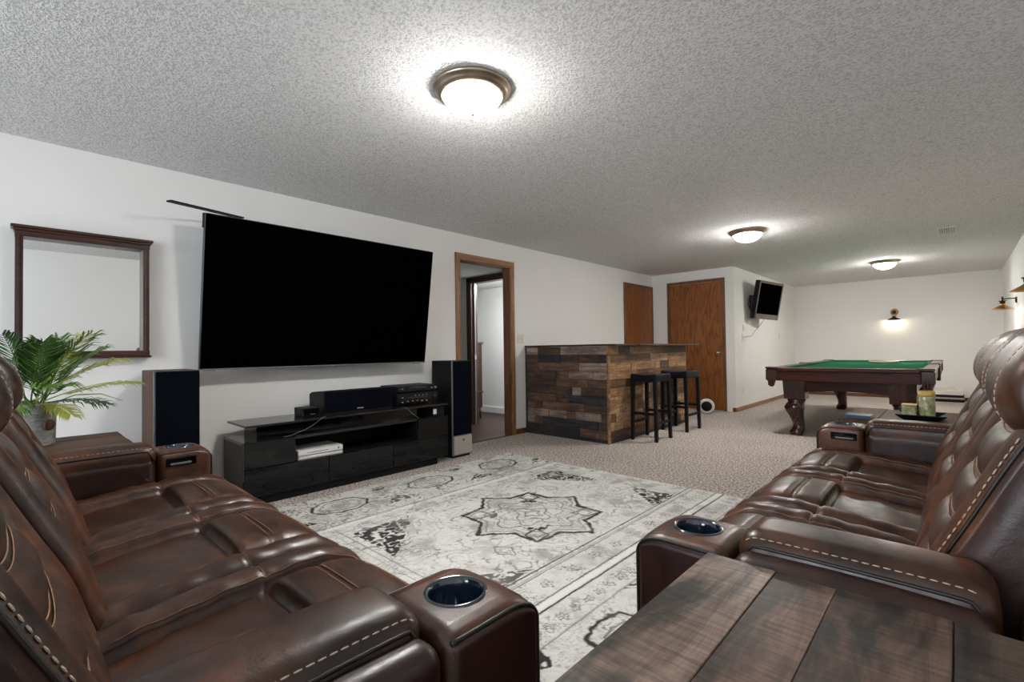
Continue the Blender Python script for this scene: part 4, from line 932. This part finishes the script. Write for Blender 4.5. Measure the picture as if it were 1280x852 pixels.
def mk1(a,b,z0,z1,d): return mbo(bar).box(a,b,BY0+.016-d,BY0+.0158,z0,z1,.0015)
def mk2(a,b,z0,z1,d): return mbo(bar).box(BX1-.0158,BX1-.016+d,a,b,z0,z1,.0015)
planks(BX0+.03,BX1-.022,mk1,ENDP,0,(4,3,2,3)); planks(BY0+.03,BY1,mk2,SIDEP,1,(4,3,2,2))
bl(mbo(bar).box(BX1-.02,BX1+.006,BY0-.006,BY0+.03,.0,BZ-.002,.003),'corner_trim',SIDEP[0],bar)
bl(mbo(bar).box(BX0+.003,BX0+.030,BY0-.002,BY0+.016,.0,BZ-.002,.003),'wall_trim',ENDP[1],bar)
bl(mbo(bar).box(BX0+.03,BX1-.021,BY0+.003,BY0+.016,.0,.039,.002).box(BX1-.016,BX1-.004,BY0+.03,BY1,0,.039,.002),'toe_strip',ENDP[1],bar)
# stools
def stool(x0,x1,y0,y1,label):
    h=.735; lg=.034
    t=empty('bar_stool',((x0+x1)/2,(y0+y1)/2,0),label,'bar stool','bar stools')
    hw,hd=(x1-x0)/2,(y1-y0)/2; dk=M['matteblack']
    for sx in(-1,1):
        for sy in(-1,1):
            top=Vector((sx*(hw-.022),sy*(hd-.022),h-.05)); bot=Vector((sx*(hw-.012),sy*(hd-.012),0)); r0,r1=.016,.020
            vs=[(bot.x+a*r0,bot.y+b*r0,0) for a,b in((-1,-1),(1,-1),(1,1),(-1,1))]+[(top.x+a*r1,top.y+b*r1,h-.02) for a,b in((-1,-1),(1,-1),(1,1),(-1,1))]
            MB().add(vs,[(3,2,1,0),(4,5,6,7)]+[(i,(i+1)%4,4+(i+1)%4,4+i) for i in range(4)]).build('leg',dk,t)
    for sy,z in((-1,.30),(1,.30)): MB().box(-hw+.03,hw-.03,sy*(hd-.017)-.010,sy*(hd-.017)+.010,z-.015,z+.015,.002).build('stretcher',dk,t)
    for sx,z in((-1,.20),(1,.20)): MB().box(sx*(hw-.017)-.010,sx*(hw-.017)+.010,-hd+.03,hd-.03,z-.015,z+.015,.002).build('stretcher',dk,t)
    # saddle seat: padded block, sides higher than middle
    vs,fs=rb(2*hw,2*hd,.085,.014,(12,12,3)); MB().add([(x,y,h-.0425+z+(.012*(abs(x)/hw)**2-.006 if z>0 else 0)) for x,y,z in vs],fs,True).build('seat',M['stoolseat'],t)
    return t
M['stoolseat']=plain('black_vinyl_seat',(.006,.007,.011),.35,spec=.2)
stool(-2.70,-2.39,4.82,5.19,'black backless bar stool at the bar, the nearer of the two')
stool(-2.72,-2.39,5.62,6.02,'black backless bar stool at the bar, farther one by the wheel')
# wheel-like round object
t=thing('exercise_wheel',(-2.85,7.35,0),'black wheel with a wide white rim on the carpet before the closet door','wheel')
cw=(-2.84,7.40,.115); Mr=Matrix.Translation(cw)@Matrix.Rotation(.35,4,'Z')
bl(mbo(t).lathe([(.078,-.03),(.105,-.03),(.115,-.018),(.115,.018),(.105,.03),(.078,.03)],(0,0,0),36,'y',Mr),'rim',M['white'],t)
bl(mbo(t).lathe([(0,-.038),(.05,-.036),(.079,-.028),(.079,.028),(.05,.036),(0,.038)],(0,0,0),30,'y',Mr),'hub',M['matteblack'],t)
# ------------------------------------------------------------------ pool table
PX0,PX1,PY0,PY1,PZ=-1.62,-.16,6.02,9.42,.785
t=thing('pool_table',((PX0+PX1)/2,(PY0+PY1)/2,0),'mahogany pool table with green felt and carved cabriole legs','pool table')
rw=.135
bl(mbo(t).box(PX0+rw,PX1-rw,PY0+rw,PY1-rw,PZ-.06,PZ-.022,.0),'felt_bed',M['felt'],t)
for nm_,bx,mt in (('rail',(PX0+.10,PX1-.10,PY0,PY0+rw-.03),'mahog'),('rail',(PX0+.10,PX1-.10,PY1-rw+.03,PY1),'mahog'),('rail',(PX0,PX0+rw-.03,PY0+.10,PY1-.10),'mahogY'),('rail',(PX1-rw+.03,PX1,PY0+.10,PY1-.10),'rail')):
    bl(mbo(t).box(bx[0],bx[1],bx[2],bx[3],PZ-.042,PZ,.008),nm_,M[mt],t)
ym=(PY0+PY1)/2
for bx in ((PX0+rw-.03,PX0+rw+.02,PY0+.16,ym-.07),(PX0+rw-.03,PX0+rw+.02,ym+.07,PY1-.16),(PX1-rw-.02,PX1-rw+.03,PY0+.16,ym-.07),(PX1-rw-.02,PX1-rw+.03,ym+.07,PY1-.16),(PX0+.16,PX1-.16,PY0+rw-.03,PY0+rw+.02),(PX0+.16,PX1-.16,PY1-rw-.02,PY1-rw+.03)):
    bl(mbo(t).box(*bx,PZ-.024,PZ-.004,.006),'cushion',M['felt'],t)
for bx,mt in (((PX0+.10,PX1-.10,PY0+.010,PY0+.04),'mahog'),((PX0+.10,PX1-.10,PY1-.04,PY1-.01),'mahog'),((PX0+.01,PX0+.04,PY0+.10,PY1-.10),'mahogY'),((PX1-.04,PX1-.01,PY0+.10,PY1-.10),'mahogY')):
    bl(mbo(t).box(*bx,PZ-.150,PZ-.042,.004),'rail_skirt',M[mt],t)
for x,y in((PX0,PY0),(PX1,PY0),(PX0,PY1),(PX1,PY1),(PX0,ym),(PX1,ym)):
    sx=1 if x==PX0 else -1; sy=1 if y==PY0 else -1
    mb=mbo(t)
    if y==ym:
        mb.box(x-sx*.012,x+sx*.115,y-.07,y+.07,PZ-.012,PZ+.008,.006); mb.box(x-sx*.012,x+sx*.03,y-.06,y+.06,PZ-.20,PZ-.012,.01)
    else:
        mb.box(x-sx*.008,x+sx*.13,y-sy*.008,y+sy*.13,PZ-.014,PZ+.007,.006)
        mb.box(x-sx*.006,x+sx*.105,y-sy*.006,y+sy*.105,PZ-.150,PZ-.014,.012)
        mb.lathe([(0,-.225),(.018,-.222),(.03,-.205),(.036,-.18),(.045,-.150),(.0,-.150)],(x+sx*.045,y+sy*.045,PZ),12)
        for q in range(3): mb.box(x+sx*(.02+.024*q),x+sx*(.036+.024*q),y-sy*.010,y+sy*.02,PZ-.205+.008*q,PZ-.10,.004)
    bl(mb,'pocket',M['mahogZ'],t)
# inner cabinet with arched aprons
cx0,cx1,cy0,cy1=PX0+.16,PX1-.16,PY0+.16,PY1-.16
def arch(a0,a1): 
    n=14; top=[(a0,PZ-.145),(a1,PZ-.145)]; bot=[]
    for i in range(n+1):
        u=i/n; bot.append((a1+(a0-a1)*u,.47-.0+.055*math.sin(PI*u)**.7))
    return top+bot
for q_ in (cy0,cy1-.03): bl(mbo(t).prism(arch(cx0,cx1),1,q_,q_+.03),'apron',M['mahog'],t)
for q_ in (cx0,cx1-.03): bl(mbo(t).prism(arch(cy0,cy1),0,q_,q_+.03),'apron',M['mahogY'],t)
for sx,x in((1,cx0),(-1,cx1)):
    for sy,y in((1,cy0),(-1,cy1)):
        mb=mbo(t); cxx,cyy=x+sx*.09,y+sy*.09
        mb.add([(cxx+a*(.115 if k else .105),cyy+b*(.115 if k else .105),.42 if k==0 else PZ-.145) for k in(0,1) for a,b in((-1,-1),(1,-1),(1,1),(-1,1))],[(3,2,1,0),(4,5,6,7)]+[(i,(i+1)%4,4+(i+1)%4,4+i) for i in range(4)])
        leg=bl(mb,'leg',M['mahogZ'],t)
        # cabriole: swelling knee, narrow ankle, ball foot; leans outward at the knee
        pts=[(.42,.088,0),(.405,.105,.0),(.385,.092,.0),(.36,.100,.012),(.32,.112,.020),(.27,.098,.014),(.21,.078,.000),(.15,.066,-.012),(.10,.064,-.016),(.065,.076,-.006),(.035,.080,.004),(.010,.070,.006),(0,.058,.004)]
        n=20; vs=[];fs=[]
        for z_,r_,o_ in pts:
            ox=-sx*(o_)*1.0; oy=-sy*(o_)*1.0
            for k in range(n): a=2*PI*k/n; sq=1/max(abs(math.cos(a)),abs(math.sin(a)))**.35; vs.append((cxx+ox+r_*math.cos(a)*sq*.92,cyy+oy+r_*math.sin(a)*sq*.92,z_))
        for i in range(len(pts)-1):
            for k in range(n): l=(k+1)%n; fs.append((i*n+k,i*n+l,(i+1)*n+l,(i+1)*n+k))
        fs.append(tuple((len(pts)-1)*n+k for k in range(n)))
        bl(mbo(t).add(vs,fs,True),'leg_carving',M['mahogZ'],leg)
t2=thing('ball_rack',(-.75,8.6,PZ-.02),'pale triangular ball rack lying on the green felt','ball rack')
tri=[Vector((-.95,8.75,0)),Vector((-.62,8.75,0)),Vector((-.78,8.42,0))]
mb=mbo(t2)
for i in range(3):
    a,b=tri[i],tri[(i+1)%3]; mb.tube([(a.x,a.y,PZ-.006),(b.x,b.y,PZ-.006)],.014,8)
bl(mb,'frame',plain('pale_wood_rack',(.45,.36,.22),.5),t2)
# ------------------------------------------------------------------ flat boxes by the far wall
t=boxo('flat_box',-.40,.075,11.38,11.62,.0,.125,M['matteblack'],None,.004,off=(-.16,11.5,0)); t.location=(-.16,11.5,0); tag(t,'flat black box with pale band on the floor against the far wall','box')
b_=MB().box(-.235,.235,-.125,-.119,.05,.08,.001).build('pale_band',M['silver'],t)
t=boxo('folded_board',-.42,.06,11.36,11.62,.0,.07,M['white'],None,.003,off=(-.16,11.5,0)); t.location=(-.16,11.5,.126); tag(t,'white flat box lying on the black box by the far wall','box')
t=MB().add([(-.26,0,0),(.16,0,0),(.10,.0,.085),(-.26,.0,.0),(-.26,.03,0),(.16,.03,0),(.10,.03,.085)],[(0,1,2),(6,5,4),(0,4,5,1),(1,5,6,2),(2,6,4,0)]).build('pennant_board',M['ivory']); t.location=(-.16,11.52,.1965); tag(t,'pale triangular panel standing on the white box by the far wall','board')
t=thing('storage_crate',(-2.40,11.50,0),'tan cardboard box on the floor in the far left corner behind the pool table','box')
boxo('carton',-2.50,-2.30,11.40,11.62,0,.26,plain('cardboard',(.38,.27,.17),.8),t,.003); boxo('flap',-2.50,-2.30,11.39,11.62,.2602,.268,plain('cardboard_flap',(.44,.32,.21),.8),t,.002)
# ------------------------------------------------------------------ small television on the closet wall
t=thing('small_television',(XC,8.75,1.75),'small silver-framed flat television angled out from the closet side wall','television')
TL,TR,BR_,BL=Vector((-2.30,8.38,2.11)),Vector((-2.14,9.17,2.085)),Vector((-2.26,9.09,1.475)),Vector((-2.42,8.40,1.487))
xa_=((TR-TL)+(BR_-BL)).normalized(); ya_=((TL-BL)+(TR-BR_)).normalized(); ya_=(ya_-xa_*ya_.dot(xa_)).normalized(); za_=xa_.cross(ya_)
o_=(TL+TR+BR_+BL)/4; tw=((TR-TL).length+(BR_-BL).length)/2; th=((TL-BL).length+(TR-BR_).length)/2
if za_.x<0: za_=-za_
F_=Matrix(((xa_.x,ya_.x,za_.x,o_.x),(xa_.y,ya_.y,za_.y,o_.y),(xa_.z,ya_.z,za_.z,o_.z),(0,0,0,1)))
bl(mbo(t).box(-tw/2,tw/2,-th/2,th/2,-.085,-.004,.012,F_),'housing',M['matteblack'],t)
bl(mbo(t).box(-tw/2,tw/2,-th/2,-th/2+.085,-.005,.004,.004,F_).box(-tw/2,tw/2,th/2-.04,th/2,-.005,.004,.004,F_).box(-tw/2,-tw/2+.03,-th/2,th/2,-.005,.004,.004,F_).box(tw/2-.03,tw/2,-th/2,th/2,-.005,.004,.004,F_),'frame',plain('pewter_frame',(.16,.13,.11),.35,.5),t)
bl(mbo(t).box(-tw/2+.03,tw/2-.03,-th/2+.085,th/2-.04,-.002,.0005,0,F_),'screen',M['screen'],t)
bl(mbo(t).lathe([(0,.006),(.010,.006),(.012,0)],(0,0,0),14,'z',F_@Matrix.Translation((-.02,-th/2+.04,.004))),'badge',M['brass'],t)
bl(mbo(t).box(XC,XC+.02,8.6,8.8,1.65,1.9,.003).tube([(XC+.02,8.7,1.78),(XC+.10,8.72,1.78),(o_.x-.08,o_.y-.02,1.78)],.018,8),'wall_arm',M['matteblack'],t)
bl(mbo(t).tube([(-2.40,8.44,1.88),(-2.47,8.36,1.85),(-2.49,8.34,1.72),(-2.45,8.37,1.60),(-2.42,8.42,1.56)],.008,6),'side_cord',M['matteblack'],t)
cable('power_cable',[(-2.42,8.95,1.50),(-2.47,8.92,1.40),(-2.53,8.78,1.28),(-2.535,8.62,1.20),(-2.535,8.45,1.20),(-2.53,8.26,1.19)],.0035,M['cable'],'grey cord hanging from the small television to the outlet')
# ------------------------------------------------------------------ lamp of the bright room beyond the doorway
t=thing('ceiling_light',(-4.4,4.95,2.035),'flush ceiling light of the bright room beyond the doorway, out of view','ceiling light')
bl(mbo(t).lathe([(0,0),(.14,0),(.14,-.02),(.12,-.025)],(-4.4,4.95,2.035),30),'rim',M['nickel'],t)
bl(mbo(t).lathe([(.12,-.02),(.10,-.05),(.05,-.07),(0,-.075)],(-4.4,4.95,2.035),24),'glass_bowl',plain('lit_bowl_beyond',(.9,.9,.9),.3,emis=(.92,.96,1),es=ROOM2_W),t)
